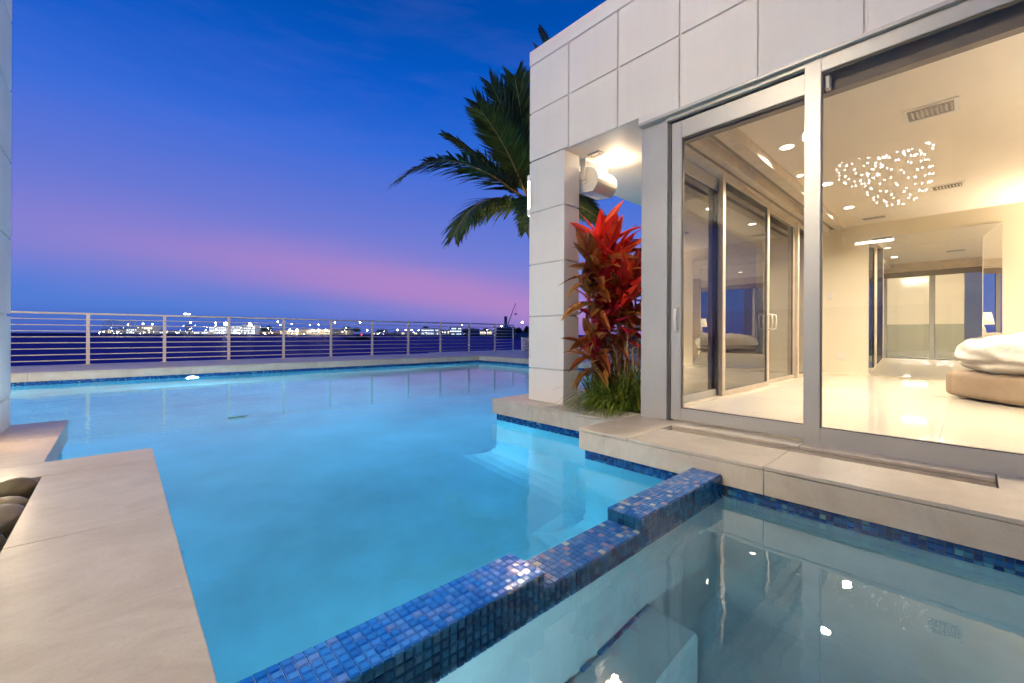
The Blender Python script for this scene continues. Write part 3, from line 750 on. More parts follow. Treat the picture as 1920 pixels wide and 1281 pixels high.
# ---------------------------------------------------------------- fittings under the soffit
downlight(3.64, 2.40, 2.621, 'glowing round downlight in the soffit above the red plant', 125, WARM, 'lamp_warm', .085, 'soffit light', R(170))
MB().ball((3.64, 2.40, 2.616), .075, 0, 16, 8, (1, 1, .45)).build('bulb_dome', 'lamp_warm', bpy.data.objects['downlight.009'])
lamp('bulb', 'POINT', (3.64, 2.40, 2.55), 9, WARM, bpy.data.objects['downlight.009'], shadow_soft_size=.04)
t = thing('soffit_vent', 'small rectangular metal plate in the soffit beside the downlight', 'vent', (3.37, 2.47, 2.62))
MB().box(3.33, 3.41, 2.40, 2.41, 2.606, 2.62).box(3.33, 3.41, 2.53, 2.54, 2.606, 2.62).box(3.33, 3.34, 2.41, 2.53, 2.606, 2.62).box(3.40, 3.41, 2.41, 2.53, 2.606, 2.62).build('frame', 'trim_metal', t, .002)
bx('plate', 'white_plastic', t, 3.34, 3.40, 2.41, 2.53, 2.612, 2.6195)
for y in (2.425, 2.515): MB().ball((3.37, y, 2.611), .007).build('screw', 'grille_dark', t)
sp_ = thing('outdoor_speaker', 'white outdoor speaker on a bracket behind the column top', 'speaker', (3.55, 2.60, 2.36))
prof = []
for k in range(13):
    an = R(-60+k*14); prof.append((2.60-.135*math.cos(an)*1.05, 2.40+.135*math.sin(an)))
prof = [(2.70, 2.30)]+prof+[(2.70, 2.50)]
mb = MB(); xa, xb = 3.40, 3.72; n = len(prof)
for i in range(n):
    j = (i+1) % n; mb.face([(xa, *prof[i]), (xa, *prof[j]), (xb, *prof[j]), (xb, *prof[i])])
mb.face([(xa, *q) for q in prof]); mb.face([(xb, *q) for q in reversed(prof)]); mb.build('cabinet', 'white_plastic', sp_)
MB().tube([(3.398, 2.62, 2.40), (3.385, 2.62, 2.40)], .035, 16).build('knob', 'white_plastic', sp_)
MB().box(3.37, 3.384, 2.59, 2.65, 2.40, 2.6).box(3.37, 3.75, 2.59, 2.65, 2.601, 2.619).box(3.736, 3.75, 2.59, 2.65, 2.40, 2.6).build('bracket', 'white_plastic', sp_, .002)
sc = thing('wall_lantern', 'slim box wall light with glowing slots on the sea side of the column', 'wall light', (3.17, 3.07, 2.1))
bx('housing', 'stucco', sc, 3.10, 3.24, 3.0715, 3.135, 2.10, 2.52, .003)
bx('glow_panel', 'lamp_warm', sc, 3.097, 3.0995, 3.09, 3.117, 2.17, 2.45); bx('glow_panel', 'lamp_warm', sc, 3.12, 3.22, 3.085, 3.125, 2.095, 2.0995)
lamp('bulb', 'POINT', (3.17, 3.24, 2.2), 60, WARM, sc, shadow_soft_size=.04)

# ================================================================ LEFT HOUSE (its lit hall shows in the door glass)
lh = thing('main_house', 'tall pale panelled house wall at the left picture edge', 'house', (-.56, 4.2, ZC))
zz2 = [ZC, .425, .99, 1.52, 2.05, 2.55, 3.03, 3.55, 4.08, 4.6]
for za, zb_ in zip(zz2, zz2[1:]):
    bx('wall_panel', 'stucco_panel', lh, -.585, -.56, 3.4, 4.56, za+(gr if za > .3 else 0), zb_-gr, .003)
bx('wall_core', 'stucco', lh, -.80, -.578, 3.42, 4.548, ZC, 4.6)
bx('wall_core', 'stucco', lh, -.80, -.58, .15, 3.42, 3.17, 4.6)
bx('shading_balustrade', 'shading_glass', lh, -.70, -.69, .151, 3.419, ZC, 1.25)  # unseen tinted screen added to soften hall light on the left coping
bx('wall_core', 'stucco', lh, -.80, -.58, -2.6, .15, ZC, 4.6)
bx('wall_end', 'stucco', lh, -8.5, -.802, 4.2, 4.359, 3.6, 4.6); bx('wall_end', 'stucco', lh, -8.5, -7.6, 4.2, 4.358, ZC, 3.6); bx('wall_end', 'stucco', lh, -1.6, -.802, 4.2, 4.358, ZC, 3.6); bx('wall_back', 'room_wall', lh, -8.5, -8.3, -2.6, 4.2, ZC, 4.6)
bx('wall_side', 'room_wall', lh, -8.3, -.802, -2.6, -2.45, ZC, 4.6); bx('floor', 'left_floor', lh, -8.3, -.58, -2.6, 4.2, .05, .2)
bx('ceiling', 'room_ceiling', lh, -8.3, -.802, -2.45, 4.2, 4.45, 4.6); bx('roof', 'concrete', lh, -8.5, -.56, -2.6, 4.56, 4.602, 4.8)
k = 0
for x in (-2.2, -4.8, -6.6):
    for y in (-.6, 2.6):
        k += 1; pw_ = 55 if x > -3 else 150  # front pair added to throw warm light on the left coping
        downlight(x, y, 4.45, 'unseen recessed light in the hall ceiling of the left house, %s of six' % names[k-1], pw_, NEUT, 'lamp_room', .06, 'hall ceiling lights', R(170))
for k, x in enumerate((-2.2, -6.4)):  # unseen spots added to brighten the far railing and deck
    t = thing('wall_fill_light', 'fill light added high on the unseen sea wall of the left house, %s from the pool corner' % names[k], 'floodlight', (x, 4.36, 4.1), 'added sea wall fill lights')
    bx('bracket', 'trim_metal', t, x-.04, x+.04, 4.3595, 4.45, 4.08, 4.12, .002)
    MB().tube([(x, 4.45, 4.12), (x, 4.60, 4.06)], [.06, .10], 14).build('shade', 'trim_metal', t, smooth=True)
    MB().ball((x, 4.60, 4.055), .07).build('lens', 'lamp_warm', t)
    o = lamp('bulb', 'SPOT', (x, 4.70, 4.0), 900, (1, .80, .58), t, spot_size=R(110), spot_blend=.6, shadow_soft_size=.08)
    o.rotation_euler = (-(Vector((x+4.5, 12.3, .5))-Vector((x, 4.7, 4.0)))).to_track_quat('Z', 'Y').to_euler()
t = thing('wall_fill_light', 'fill light added above the hall opening of the left house aimed at the pool house', 'floodlight', (-.58, 1.435, 3.55))  # out-of-view spot added to brighten the pool house facade
bx('bracket', 'trim_metal', t, -.5795, -.50, 1.405, 1.465, 3.53, 3.57, .002)
MB().tube([(-.50, 1.435, 3.56), (-.42, 1.435, 3.53)], [.05, .08], 14).build('shade', 'trim_metal', t, smooth=True)
MB().ball((-.435, 1.435, 3.53), .035).build('lens', 'lamp_warm', t)
o = lamp('bulb', 'SPOT', (-.36, 1.435, 3.51), 275, (1, .82, .57), t, spot_size=R(125), spot_blend=.7, shadow_soft_size=.10)
o.rotation_euler = (-(Vector((3.07, 2.3, 2.7))-Vector((-.36, 1.435, 3.51)))).to_track_quat('Z', 'Y').to_euler()
t = thing('low_fill_light', 'small fill light added low on the left house wall', 'wall light', (-.56, 3.75, .6))  # unseen lamp added to warm the coping beside this wall
bx('frame', 'trim_metal', t, -.5595, -.545, 3.68, 3.82, .55, .65, .002); bx('lens', 'lamp_warm', t, -.5445, -.542, 3.70, 3.80, .57, .63)
lamp('bulb', 'POINT', (-.47, 3.75, .62), 9, (1, .74, .46), t, shadow_soft_size=.04)
ch = thing('globe_chandelier', 'cluster of LED wire globes hanging in the left hall, mirrored in the glass', 'chandelier', (-4.44, .9, 4.45))
for (px, py, r_) in ((1683, 336, .48), (1612, 314, .36), (1724, 270, .22)):
    q = onx(px, py, 10.68); c_ = Vector((6.24-q.x, q.y, q.z)); n = int(84*(r_/.5)**1.5)
    wires = MB(); leds = MB()
    for i in range(n):
        ph_ = math.acos(1-2*(i+.5)/n); th = math.pi*(1+5**.5)*i
        d_ = Vector((math.cos(th)*math.sin(ph_), math.sin(th)*math.sin(ph_), math.cos(ph_)))
        leds.ball(c_+d_*r_, .016, 0, 6, 4)
    for a_i in range(6):
        an_ = a_i*math.pi/6; wires.tube([c_+Vector((math.cos(an_)*math.sin(b_i*.3142), math.sin(an_)*math.sin(b_i*.3142), math.cos(b_i*.3142)))*(r_-.02) for b_i in range(21)], .0008, 3, 0, False)
    gl = wires.build('globe', 'grille_dark', ch); leds.build('led_points', 'led', gl)
    MB().tube([c_, (c_.x, c_.y, 4.449)], .006, 5).build('cable', 'trim_metal', ch)
A1, A2 = onx(1604, 458, 14.5), onx(1676, 438, 14.5)
t = thing('tube_lamp', 'bright linear tube lamp on the back wall of the left hall', 'wall light', (6.24-14.5, (A1.y+A2.y)/2, A1.z))
MB().tube([(-8.24, A1.y, A1.z), (-8.24, A2.y, A1.z)], .03, 8).build('tube', 'lamp_tube', t)
MB().box(-8.299, -8.275, A2.y, A1.y, A1.z-.05, A1.z+.05).build('batten', 'white_plastic', t)

# ================================================================ RAILING
YR = 12.47
rl = thing('railing', 'cream metal railing with thin horizontal bars along the sea wall', 'railing', (3.5, YR, ZC))
xp = [-.486+1.235*k for k in range(-3, 10)]
end = Vector((12.3, 13.25))
for x in xp:
    bx('post', 'rail_paint', rl, x-.028, x+.028, YR-.006, YR+.045, ZC, 1.262, .003)
    bx('base_plate', 'rail_paint', rl, x-.07, x+.07, YR-.05, YR+.085, ZC+.0005, ZC+.008, .002)
zr = [1.262]+[1.142-.1195*k for k in range(8)]
corner = xp[-1]
for k, z in enumerate(zr):
    r_ = .021 if k == 0 else .0095
    y = YR+.02 if k == 0 else YR-.012
    MB().tube([(xp[0]-.3, y, z), (corner, y, z)], r_, 8).build('top_rail' if k == 0 else 'bar', 'rail_paint', rl, smooth=True)
    MB().tube([(corner, y, z), (end.x, end.y, z)], r_, 8).build('top_rail' if k == 0 else 'bar', 'rail_paint', rl, smooth=True)
for q in (Vector((end.x, end.y)), ):
    bx('post', 'rail_paint', rl, q.x-.025, q.x+.025, q.y-.025, q.y+.025, ZC, 1.262, .003)

lv = thing('louvre_fence', 'low white slatted fence along the edge of the right-hand deck', 'fence', (12.0, 9, ZC))
for k in range(6):
    y0 = 12.35-k*1.25
    mb = MB()
    for i in range(9): mb.box(11.98, 12.0, y0-1.19, y0-.0, ZC+.03+i*.058, ZC+.03+i*.058+.042, 0)
    mb.build('slat_panel', 'white_plastic', lv); bx('post', 'white_plastic', lv, 11.97, 12.03, y0+.001, y0+.055, ZC, ZC+.56, .002)

# ================================================================ POOL LIGHTS
def pool_light(loc, nrm, power, lab, col=(.50, .84, 1.0)):
    P = Vector(loc); nrm = Vector(nrm); t = thing('pool_light', lab, 'pool light', P, 'underwater pool lights')
    q = nrm.to_track_quat('Z', 'Y').to_matrix().to_4x4(); mt = Matrix.Translation(P) @ q
    def ring(r_, z_): return [mt @ Vector((r_*math.cos(2*math.pi*k/20), r_*math.sin(2*math.pi*k/20), z_)) for k in range(20)]
    a, b_, c_ = ring(.12, .004), ring(.118, .025), ring(.095, .028)
    mb = MB()
    for k in range(20):
        j = (k+1) % 20; mb.face([a[k], a[j], b_[j], b_[k]]); mb.face([b_[k], b_[j], c_[j], c_[k]])
    mb.build('bezel', 'trim_metal', t); MB().face(ring(.095, .024)).build('lens', 'pool_lens', t)
    o = lamp('bulb', 'AREA', P+nrm*.05, power, col, t, shape='DISK', size=.18, spread=R(178)); o.rotation_euler = (-nrm).to_track_quat('Z', 'Y').to_euler()
PLW = 590
pool_light((1.05, 10.45, -.075), (0, -1, 0), PLW*1.2, 'glowing underwater light in the far pool wall below the railing')
pool_light((-5.2, 7.4, -.55), (1, 0, 0), PLW*.75, 'underwater light in the far left end wall of the pool')
pool_light((5.5, 3.31, -.55), (0, 1, 0), PLW*.6, 'underwater light in the pool wall below the terrace')
pool_light((.6, 1.074, -.62), (0, 1, 0), 70, 'added underwater fill light on the pool side of the mosaic wall')  # hidden fill added to brighten the near pool floor
pool_light((.105, .2, -.14), (1, 0, 0), 17, 'underwater light of the spa below the left coping', (.66, .88, 1))
pool_light((1.2, -1.4, -.45), (0, 1, 0), 4, 'underwater light at the near end of the spa', (.66, .88, 1))

# ================================================================ PLANTS
def leaf_mesh(name, m, ln, wd, curl, fold=.25, seg=7, twist=0):
    mb = MB(); rows = []
    for i in range(seg+1):
        t_ = i/seg; w_ = wd*(math.sin(math.pi*min(1, t_*.93+.07))**.8)*(1-.25*t_) if i < seg else .001
        if i == 0: w_ = wd*.28
        x = ln*math.sin(curl*t_)/max(curl, 1e-3) if curl > .01 else ln*t_; z_ = -ln*(1-math.cos(curl*t_))/max(curl, 1e-3) if curl > .01 else 0
        tw = twist*t_
        rows.append([Vector((x, -w_*math.cos(tw), z_+fold*w_-w_*math.sin(tw))), Vector((x, 0, z_)), Vector((x, w_*math.cos(tw), z_+fold*w_+w_*math.sin(tw)))])
    for a, b_ in zip(rows, rows[1:]):
        for k in range(2): mb.face([a[k], a[k+1], b_[k+1], b_[k]])
    me = mb.mesh(name, m); bm = bmesh.new(); bm.from_mesh(me); bmesh.ops.remove_doubles(bm, verts=bm.verts[:], dist=1e-4); bm.to_mesh(me); bm.free()
    me.polygons.foreach_set('use_smooth', [True]*len(me.polygons)); return me
LM = {}
for key, m in (('r', 'leaf_red'), ('c', 'leaf_crimson'), ('b', 'leaf_bronze')):
    LM[key] = [leaf_mesh('leaf', m, ln, wd, cu, .3, 7, tw) for ln, wd, cu, tw in ((.40, .064, .25, .3), (.36, .058, .6, -.4), (.44, .064, 1.0, .5), (.33, .052, .45, -.2), (.38, .060, .8, .2))]
def aim(d_, roll=0.0):
    d_ = d_.normalized(); y_ = AZ.cross(d_); y_ = y_.normalized() if y_.length > .05 else Vector((0, 1, 0)); z_ = d_.cross(y_)
    return (Matrix((d_, y_, z_)).transposed() @ Matrix.Rotation(roll, 3, 'X')).to_euler()
cp = thing('cordyline_plant', 'red and bronze leaved shrub in the bed between column and jamb', 'shrub', (3.5, 2.3, .2))
rnd = random.Random(11)
def rosette(px, py, X, keys, n, up, sc, base, spread=1.0, bias=None):
    top = onx(px, py, X); B_ = Vector(base)
    mid = (top+B_)/2+Vector((rnd.uniform(-.05, .05), rnd.uniform(-.06, .06), rnd.uniform(-.05, .1)))
    pts = [B_, B_.lerp(mid, .5)+Vector((0, 0, .04)), mid, mid.lerp(top, .55), top]
    stm = MB().tube(pts, [.017, .015, .013, .011, .008], 6).build('stem', 'stem', cp, smooth=True)
    for i in range(n):
        th = i*2.4+rnd.uniform(-.3, .3); f_ = i/max(1, n-1)
        el = R(up+(78-up)*f_+rnd.uniform(-10, 10))
        d_ = Vector((math.cos(th)*math.cos(el)*spread, math.sin(th)*math.cos(el)*spread, math.sin(el)))
        if bias is not None: d_ = d_+Vector(bias)
        p_ = top+Vector((0, 0, -.16*(1-f_)))+d_*.015
        tip = p_+d_.normalized()*.40*sc
        if (tip.x < 3.36 and tip.y > 2.56) or (tip.x < 3.30 and p_.y > 2.58): continue
        k_ = keys[min(len(keys)-1, int(f_*len(keys)))]
        o = put('leaf', rnd.choice(LM[k_]), stm, p_, aim(d_, rnd.uniform(-.5, .5)), sc*rnd.uniform(.85, 1.15))
        o.location = p_-ORG[cp.name]
rosette(1128, 470, 3.40, 'brrrr', 30, 8, 1.2, (3.52, 2.42, .2), .75)
rosette(1150, 492, 3.46, 'brrr', 20, 15, 1.1, (3.50, 2.30, .2), .8)
rosette(1178, 530, 3.50, 'brrr', 20, 5, 1.05, (3.55, 2.16, .2), .75)
rosette(1122, 605, 3.36, 'bccc', 24, -15, 1.0, (3.48, 2.48, .2))
rosette(1146, 600, 3.44, 'cccc', 18, -20, .85, (3.52, 2.38, .2))
rosette(1110, 668, 3.36, 'bbbc', 15, -25, .85, (3.44, 2.50, .2))
rosette(1180, 600, 3.62, 'bb', 20, -20, .95, (3.58, 2.2, .2))
rosette(1100, 540, 3.46, 'bb', 18, -15, .95, (3.52, 2.52, .2))
rosette(1190, 540, 3.72, 'bbr', 16, -10, .95, (3.66, 2.15, .2))
rosette(1150, 560, 3.66, 'bb', 18, -20, .95, (3.62, 2.35, .2))
rosette(1112, 498, 3.20, 'bb', 13, -10, 1.0, (3.42, 2.40, .2), .7, (-.8, -.45, 0))
rosette(1112, 540, 3.22, 'bb', 10, -15, .95, (3.42, 2.40, .2), .7, (-.8, -.45, 0))
rosette(1112, 640, 3.22, 'bb', 8, -15, .9, (3.42, 2.40, .2), .7, (-.8, -.45, 0))
rosette(1128, 545, 3.40, 'brcr', 18, -25, 1.0, (3.5, 2.4, .2))
rosette(1165, 560, 3.42, 'brr', 16, -15, 1.0, (3.5, 2.3, .2))
rosette(1118, 668, 3.30, 'bbc', 9, 0, .9, (3.42, 2.42, .2), .7, (-.8, -.45, 0))
rosette(1165, 655, 3.60, 'bb', 9, -20, .7, (3.60, 2.26, .2))
for k in range(16):
    a = Vector((3.5+rnd.uniform(-.12, .16), 2.28+rnd.uniform(-.22, .22), .2)); b_ = a+Vector((rnd.uniform(-.14, .1), rnd.uniform(-.16, .16), rnd.uniform(.35, .95)))
    MB().tube([a, a.lerp(b_, .5)+Vector((rnd.uniform(-.03, .03), rnd.uniform(-.03, .03), 0)), b_], [.011, .009, .005], 6).build('stem', 'stem', cp, smooth=True)
bd = struct(MB().box(3.222, 4.6, 1.84, 2.602, .02, .195).build('planting_bed', 'soil'))

gm = MB(); rnd = random.Random(5)
def blade(B_, th, ln, lean, w_):
    pts = []; seg = 6
    for i in range(seg+1):
        t_ = i/seg; an = lean*(.25+1.15*t_); h = ln*t_*math.cos(an*.75); o_ = ln*t_*math.sin(an*.8)
        pts.append((B_+Vector((math.cos(th)*o_, math.sin(th)*o_, max(.012-B_.z+.2, h*1.0-.30*ln*t_*t_*lean))), w_*(1-t_**2)+.0006))
    tp = pts[-1][0]
    if tp.y < 1.85 or (tp.y > 2.59 and tp.x < 3.31): return
    sd = Vector((-math.sin(th), math.cos(th), 0)); n = len(gm.v)
    for q, w2 in pts: gm.v += [q-sd*w2, q+sd*w2]
    for i in range(seg): gm.f.append((n+2*i, n+2*i+1, n+2*i+3, n+2*i+2)); gm.m.append(0)
for k in range(34):
    c_ = Vector((rnd.uniform(3.23, 3.62), rnd.uniform(1.88, 2.56), .196))
    for i in range(44): blade(c_+Vector((rnd.gauss(0, .025), rnd.gauss(0, .025), 0)), rnd.uniform(0, 6.28), rnd.uniform(.34, .60), rnd.uniform(.35, 1.6), rnd.uniform(.0045, .0085))
me_o = gm.build('border_grass', 'strap_grass'); stuff(me_o)
tag(me_o, 'dark green strap-leaved grass spilling from the bed beneath the red shrub', 'grass')

# palms
def frond_mesh(seed, ln, arch, lw, droop):
    rnd = random.Random(seed); mb = MB(); seg = 24; pts = []
    for i in range(seg+1):
        t_ = i/seg; a = arch*t_**1.5; 
        if i == 0: p_ = Vector((0, 0, 0))
        else: p_ = pts[-1]+Vector((math.cos(a), 0, -math.sin(a)))*(ln/seg)
        pts.append(p_)
    mb.tube(pts, [.035*(1-t/seg)+.006 for t in range(seg+1)], 5)
    n = 128
    for i in range(n):
        t_ = .14+.86*i/(n-1); k = min(seg-1, int(t_*seg)); fr_ = t_*seg-k; B_ = pts[k].lerp(pts[k+1], fr_); tg = (pts[k+1]-pts[k]).normalized()
        l_ = lw*(.35+.65*math.sin(math.pi*min(1, t_*.82+.12)))*rnd.uniform(.75, 1.1)
        for s_ in (-1, 1):
            if rnd.random() < .06: continue
            d_ = (tg*(.55+.7*t_)+Vector((0, s_, 0))*rnd.uniform(.8, 1.05)+Vector((0, 0, rnd.uniform(-.15, .35)))).normalized()
            q = B_; sd = tg.cross(d_).cross(d_).normalized() if abs(tg.dot(d_)) < .99 else Vector((0, 0, 1))
            ws = (.020, .030, .022, .003); prev = None
            dr = droop*rnd.uniform(.5, 1.5)
            for j in range(4):
                row = (q-sd*ws[j], q+sd*ws[j])
                if prev: mb.face([prev[0], prev[1], row[1], row[0]], 1)
                prev = row; d_ = (d_+Vector((0, 0, -dr))).normalized(); q = q+d_*(l_/3)
    return mb.mesh('frond', ['stem', 'palm_leaf'])
def palm(name, base, H, spec, lab, seed):
    t = thing(name, lab, 'palm tree', base); rnd = random.Random(seed); B_ = Vector(base)
    pts = [B_+Vector((.12*math.sin(i*.5), .08*math.sin(i*.7), H*i/10)) for i in range(11)]
    MB().tube(pts, [.17-.007*i for i in range(11)], 12).build('trunk', 'trunk', t, smooth=True)
    C_ = pts[-1]
    MB().tube([C_-Vector((0, 0, .2)), C_+Vector((0, 0, .25)), C_+Vector((0, 0, .6))], [.12, .13, .05], 10).build('crownshaft', 'palm_leaf', t, smooth=True)
    for (d_, ln, arch, lw, dr) in spec:
        d_ = Vector(d_).normalized(); me = frond_mesh(rnd.randint(0, 9999), ln, arch, lw, dr)
        put('frond', me, t, C_+Vector((0, 0, .2))+d_*.08, aim(d_, rnd.uniform(-.25, .25)))
PB_ = (8.75, 8.55, ZC); CH = 4.15
Cc = Vector((8.75, 8.55, ZC+CH+.2))
def to(px, py, dy=0): return tuple(ony(px, py, 8.55+dy)-Cc)
spec = [(to(800, 190), 4.4, 1.25, .98, .13),     # long frond to the left, tip hanging
        (to(880, 330, -.4), 3.3, 1.15, 1.0, .22),     # lower left
        (to(905, 280, .5), 2.9, .35, .42, .20),      # folded young frond
        (to(952, 130), 3.2, .35, .98, .03), (to(930, 160, .5), 3.0, .5, .98, .05), (to(985, 120, -.3), 3.2, .3, .98, .03), (to(1000, 130, .6), 2.9, .4, .98, .04),
        (to(925, 175, -.6), 2.9, .55, .9, .05), (to(1010, 140, 0), 3.0, .35, .9, .04), (to(970, 150, 1.0), 2.9, .4, .9, .04), (to(1060, 300, -1), 2.6, 1.2, .8, .2), (to(1110, 260, 1.2), 3.3, 1.2, .8, .18), (to(1150, 250, .2), 3.8, 1.35, .85, .2),
        (to(1190, 330, -.5), 3.2, 1.2, .8, .22), (to(1060, 180, .5), 3.3, .9, .7, .1), (to(900, 380, .8), 2.3, .9, .8, .25), (to(1010, 300, -2.), 2.2, 1.2, .8, .2), (to(1000, 350, 2.), 2.8, 1.3, .8, .2)]
palm('palm_tree', PB_, CH, spec, 'palm tree with arching green fronds behind the white column', 3)
ug = thing('garden_uplight', 'small spike uplight at the foot of the palm', 'garden light', (8.55, 7.4, ZC))
MB().tube([(8.55, 7.4, ZC), (8.55, 7.4, ZC+.12)], .012, 6).build('spike', 'grille_dark', ug); MB().tube([(8.55, 7.4, ZC+.12), (8.55, 7.45, ZC+.24)], [.03, .05], 12).build('shade', 'grille_dark', ug)
MB().ball((8.55, 7.455, ZC+.245), .035).build('lens', 'lamp_warm', ug)
o = lamp('bulb', 'SPOT', (8.55, 7.47, ZC+.3), 420, (1, .82, .45), ug, spot_size=R(80), spot_blend=.5, shadow_soft_size=.04)
o.rotation_euler = (-(Vector((8.4, 8.3, 4.6))-Vector((8.55, 7.47, .5)))).to_track_quat('Z', 'Y').to_euler()
B2 = onx(1062, 628, 12.5); B2 = (12.5, B2.y, ZC)
spec2 = [((math.cos(a), math.sin(a), e), 2.3, 1.0, .5, .12) for a, e in [(k*.75, .9 if k % 2 else .45) for k in range(9)]]
spec2 += [((-.3, .25, 1.6), 2.6, .3, .5, .05), ((.1, -.2, 1.6), 2.6, .3, .5, .05), ((-.1, .5, 1.5), 2.6, .4, .5, .05)]
pz = onx(1040, 48, 12.5).z
palm('palm_tree', B2, pz-ZC-3.3, spec2, 'tall palm whose frond tips just show above the roof edge', 8)

def hedge(name, c_, sx, sy, sz, lab, seed, n=900):
    t = thing(name, lab, 'shrub', c_, 'shrubs on the right deck'); rnd = random.Random(seed); C_ = Vector(c_); mb = MB()
    for i in range(n):
        th = rnd.uniform(0, 6.28); u_ = rnd.uniform(.55, 1); h = rnd.random()
        p_ = C_+Vector((sx*u_*math.cos(th)*(1-.35*h), sy*u_*math.sin(th)*(1-.35*h), .08+sz*h*rnd.uniform(.85, 1.1)))
        d_ = Vector((math.cos(th)+jit(.6), math.sin(th)+jit(.6), rnd.uniform(-.2, .9))).normalized(); s_ = d_.cross(AZ).normalized()*.022; l_ = rnd.uniform(.06, .11)
        mb.face([p_, p_+d_*l_*.5+s_, p_+d_*l_, p_+d_*l_*.5-s_])
    mb.build('foliage', 'hedge_leaf', t)
    for k in range(5): MB().tube([C_+Vector((jit(.08), jit(.08), 0)), C_+Vector((jit(sx*.5), jit(sy*.5), sz*.7))], [.018, .008], 5).build('branch', 'stem', t)
hedge('shrub', (10.6, 6.2, ZC), .45, .6, .62, 'dark green shrub seen low between column and jamb, right one', 1)
hedge('shrub', (10.9, 7.6, ZC), .5, .6, .6, 'dark green shrub seen low behind the stems of the red plant', 2)
hedge('shrub', (10.6, 10.35, ZC), .35, .35, .75, 'narrow green shrub beside the sea edge of the column', 4, 600)
ld = thing('floating_leaf', 'green leaf floating on the pool near the railing reflections', 'leaf', onz(443, 782.5, .004))
q = onz(443, 782.5, .004)
MB().face([q+Vector((.06*math.cos(a)*1.2, .05*math.sin(a), .004*math.sin(3*a))) for a in [k*.4 for k in range(16)]]).build('blade', 'strap_grass', ld)
MB().tube([q+Vector((.07, 0, .003)), q+Vector((.11, .02, .003))], .004, 5).build('stalk', 'stem', ld)

# ================================================================ FAR SHORE (about 900 m across the water)
D = 900.0; U = D/F
def fx(px, py, d=D): return far(px, py, d)
def zy(py, px=500, d=D):  return far(px, py, d).z
land = MB()
for k in range(40):
    p0, p1 = -120+k*30, -120+(k+1)*30
    a, b_ = far(p0, 627, D), far(p1, 627, D); h = 1.2+random.uniform(0, 1.0)
    n_ = Vector((a.x, a.y, 0)).normalized()*160
    for q0, q1 in ((a, b_),): 
        land.face([(q0.x, q0.y, SEA-1), (q1.x, q1.y, SEA-1), (q1.x, q1.y, SEA+h), (q0.x, q0.y, SEA+h)])
        land.face([(q0.x, q0.y, SEA+h), (q1.x, q1.y, SEA+h), (q1.x+n_.x, q1.y+n_.y, SEA+h+.5), (q0.x+n_.x, q0.y+n_.y, SEA+h+.5)])
struct(land.build('far_shore', 'dark_land'))
ZG = SEA+1.6
def frame(px, d):
    c_ = far(px, 627, d); r_ = Vector((math.cos(YAW), -math.sin(YAW), 0)); f_ = Vector((math.sin(YAW), math.cos(YAW), 0))
    return Vector((c_.x, c_.y, 0)), r_, f_
def sc_(px, d): dd = ray(px, 627); return d/math.hypot(dd.x, dd.y)/F       # metres per photo pixel there
def building(px0, px1, ytop, m, lab, d=D+20, win='window_lit', rows=1, frac=.6, depth=18, name='port_building', roof=None, cat='building'):
    pc = (px0+px1)/2; c_, r_, f_ = frame(pc, d); u = sc_(pc, d); w_ = (px1-px0)*u/2; zt = far(pc, ytop, d).z
    t = thing(name, lab, cat, (c_.x, c_.y, ZG), 'buildings on the far shore')
    mt = Matrix.Translation((c_.x, c_.y, 0)) @ Matrix((r_, f_, AZ)).transposed().to_4x4()
    MB().box(-w_, w_, 0, depth, ZG-2, zt, 0, mt).build('wall', m, t)
    MB().box(-w_*1.02, w_*1.02, -.4, depth+.4, zt+.01, zt+(.5 if roof is None else roof), 0, mt).build('roof', 'port_steel', t)
    hh = (zt-ZG)
    for r2 in range(rows):
        n = max(2, int(2*w_/3.2)); z0 = ZG+hh*(r2+.25)/rows
        for k in range(n):
            if random.random() > frac: continue
            x = -w_+2*w_*(k+.5)/n
            MB().box(x-w_/n*.7, x+w_/n*.7, -.12, -.02, z0, z0+hh*.5/rows, 0, mt).build('window', win, t)  # window glow also stands in for floodlight on the walls
    return t, mt, w_, zt
def mast(px, py, lab, m='flood_white', r_=1.1, d=D-4, heads=2, power=0):
    c_, rr, f_ = frame(px, d); zt = far(px, py, d).z; u = sc_(px, d)
    t = thing('floodlight_mast', lab, 'lamp post', (c_.x, c_.y, ZG), 'floodlights on the far shore')
    MB().tube([(c_.x, c_.y, ZG-2), (c_.x, c_.y, zt)], [.25, .15], 6).build('pole', 'port_steel', t)
    for k in range(heads):
        q = c_+rr*((k-(heads-1)/2)*r_*1.3); MB().ball((q.x, q.y, zt), r_, 0, 10, 7).build('lamp_head', m, t)
    if power: lamp('bulb', 'POINT', (c_.x-f_.x*5, c_.y-f_.y*5, zt+1), power, (1, .86, .62), t, shadow_soft_size=1)
building(190, 222, 617.5, 'port_pale', 'low lit quay shed left of the lattice gantries across the water', rows=1)
building(224, 256, 616, 'port_pale', 'brightly lit quay hall below the lattice gantries', win='window_cool', rows=2, frac=.8)
building(257, 286, 612, 'port_pale', 'flat roofed terminal with lamps on its roof right of the gantries', rows=2, frac=.8)
building(288, 318, 620, 'port_steel', 'long dim quay wall between terminal and second railing post', win='window_cool', rows=1, frac=.5)
building(319, 352, 621, 'port_pale', 'pale low quay shed under the lit crane', win='window_cool', frac=.7)
building(353, 388, 622, 'port_pale', 'pale low quay shed left of the brightest floodlight', win='window_cool', frac=.7)
building(392, 424, 612, 'port_frame', 'white lit plant building beside the brightest floodlight', win='window_cool', rows=3, frac=.85)
building(428, 450, 611, 'port_frame', 'white lit plant building right of the third railing post', win='window_cool', rows=3, frac=.85)
building(453, 478, 609, 'port_frame', 'tallest white lit plant building under the second bright lamp', win='window_cool', rows=4, frac=.85)
building(482, 516, 621, 'port_brick', 'low reddish warehouse right of the white plant', frac=.4)
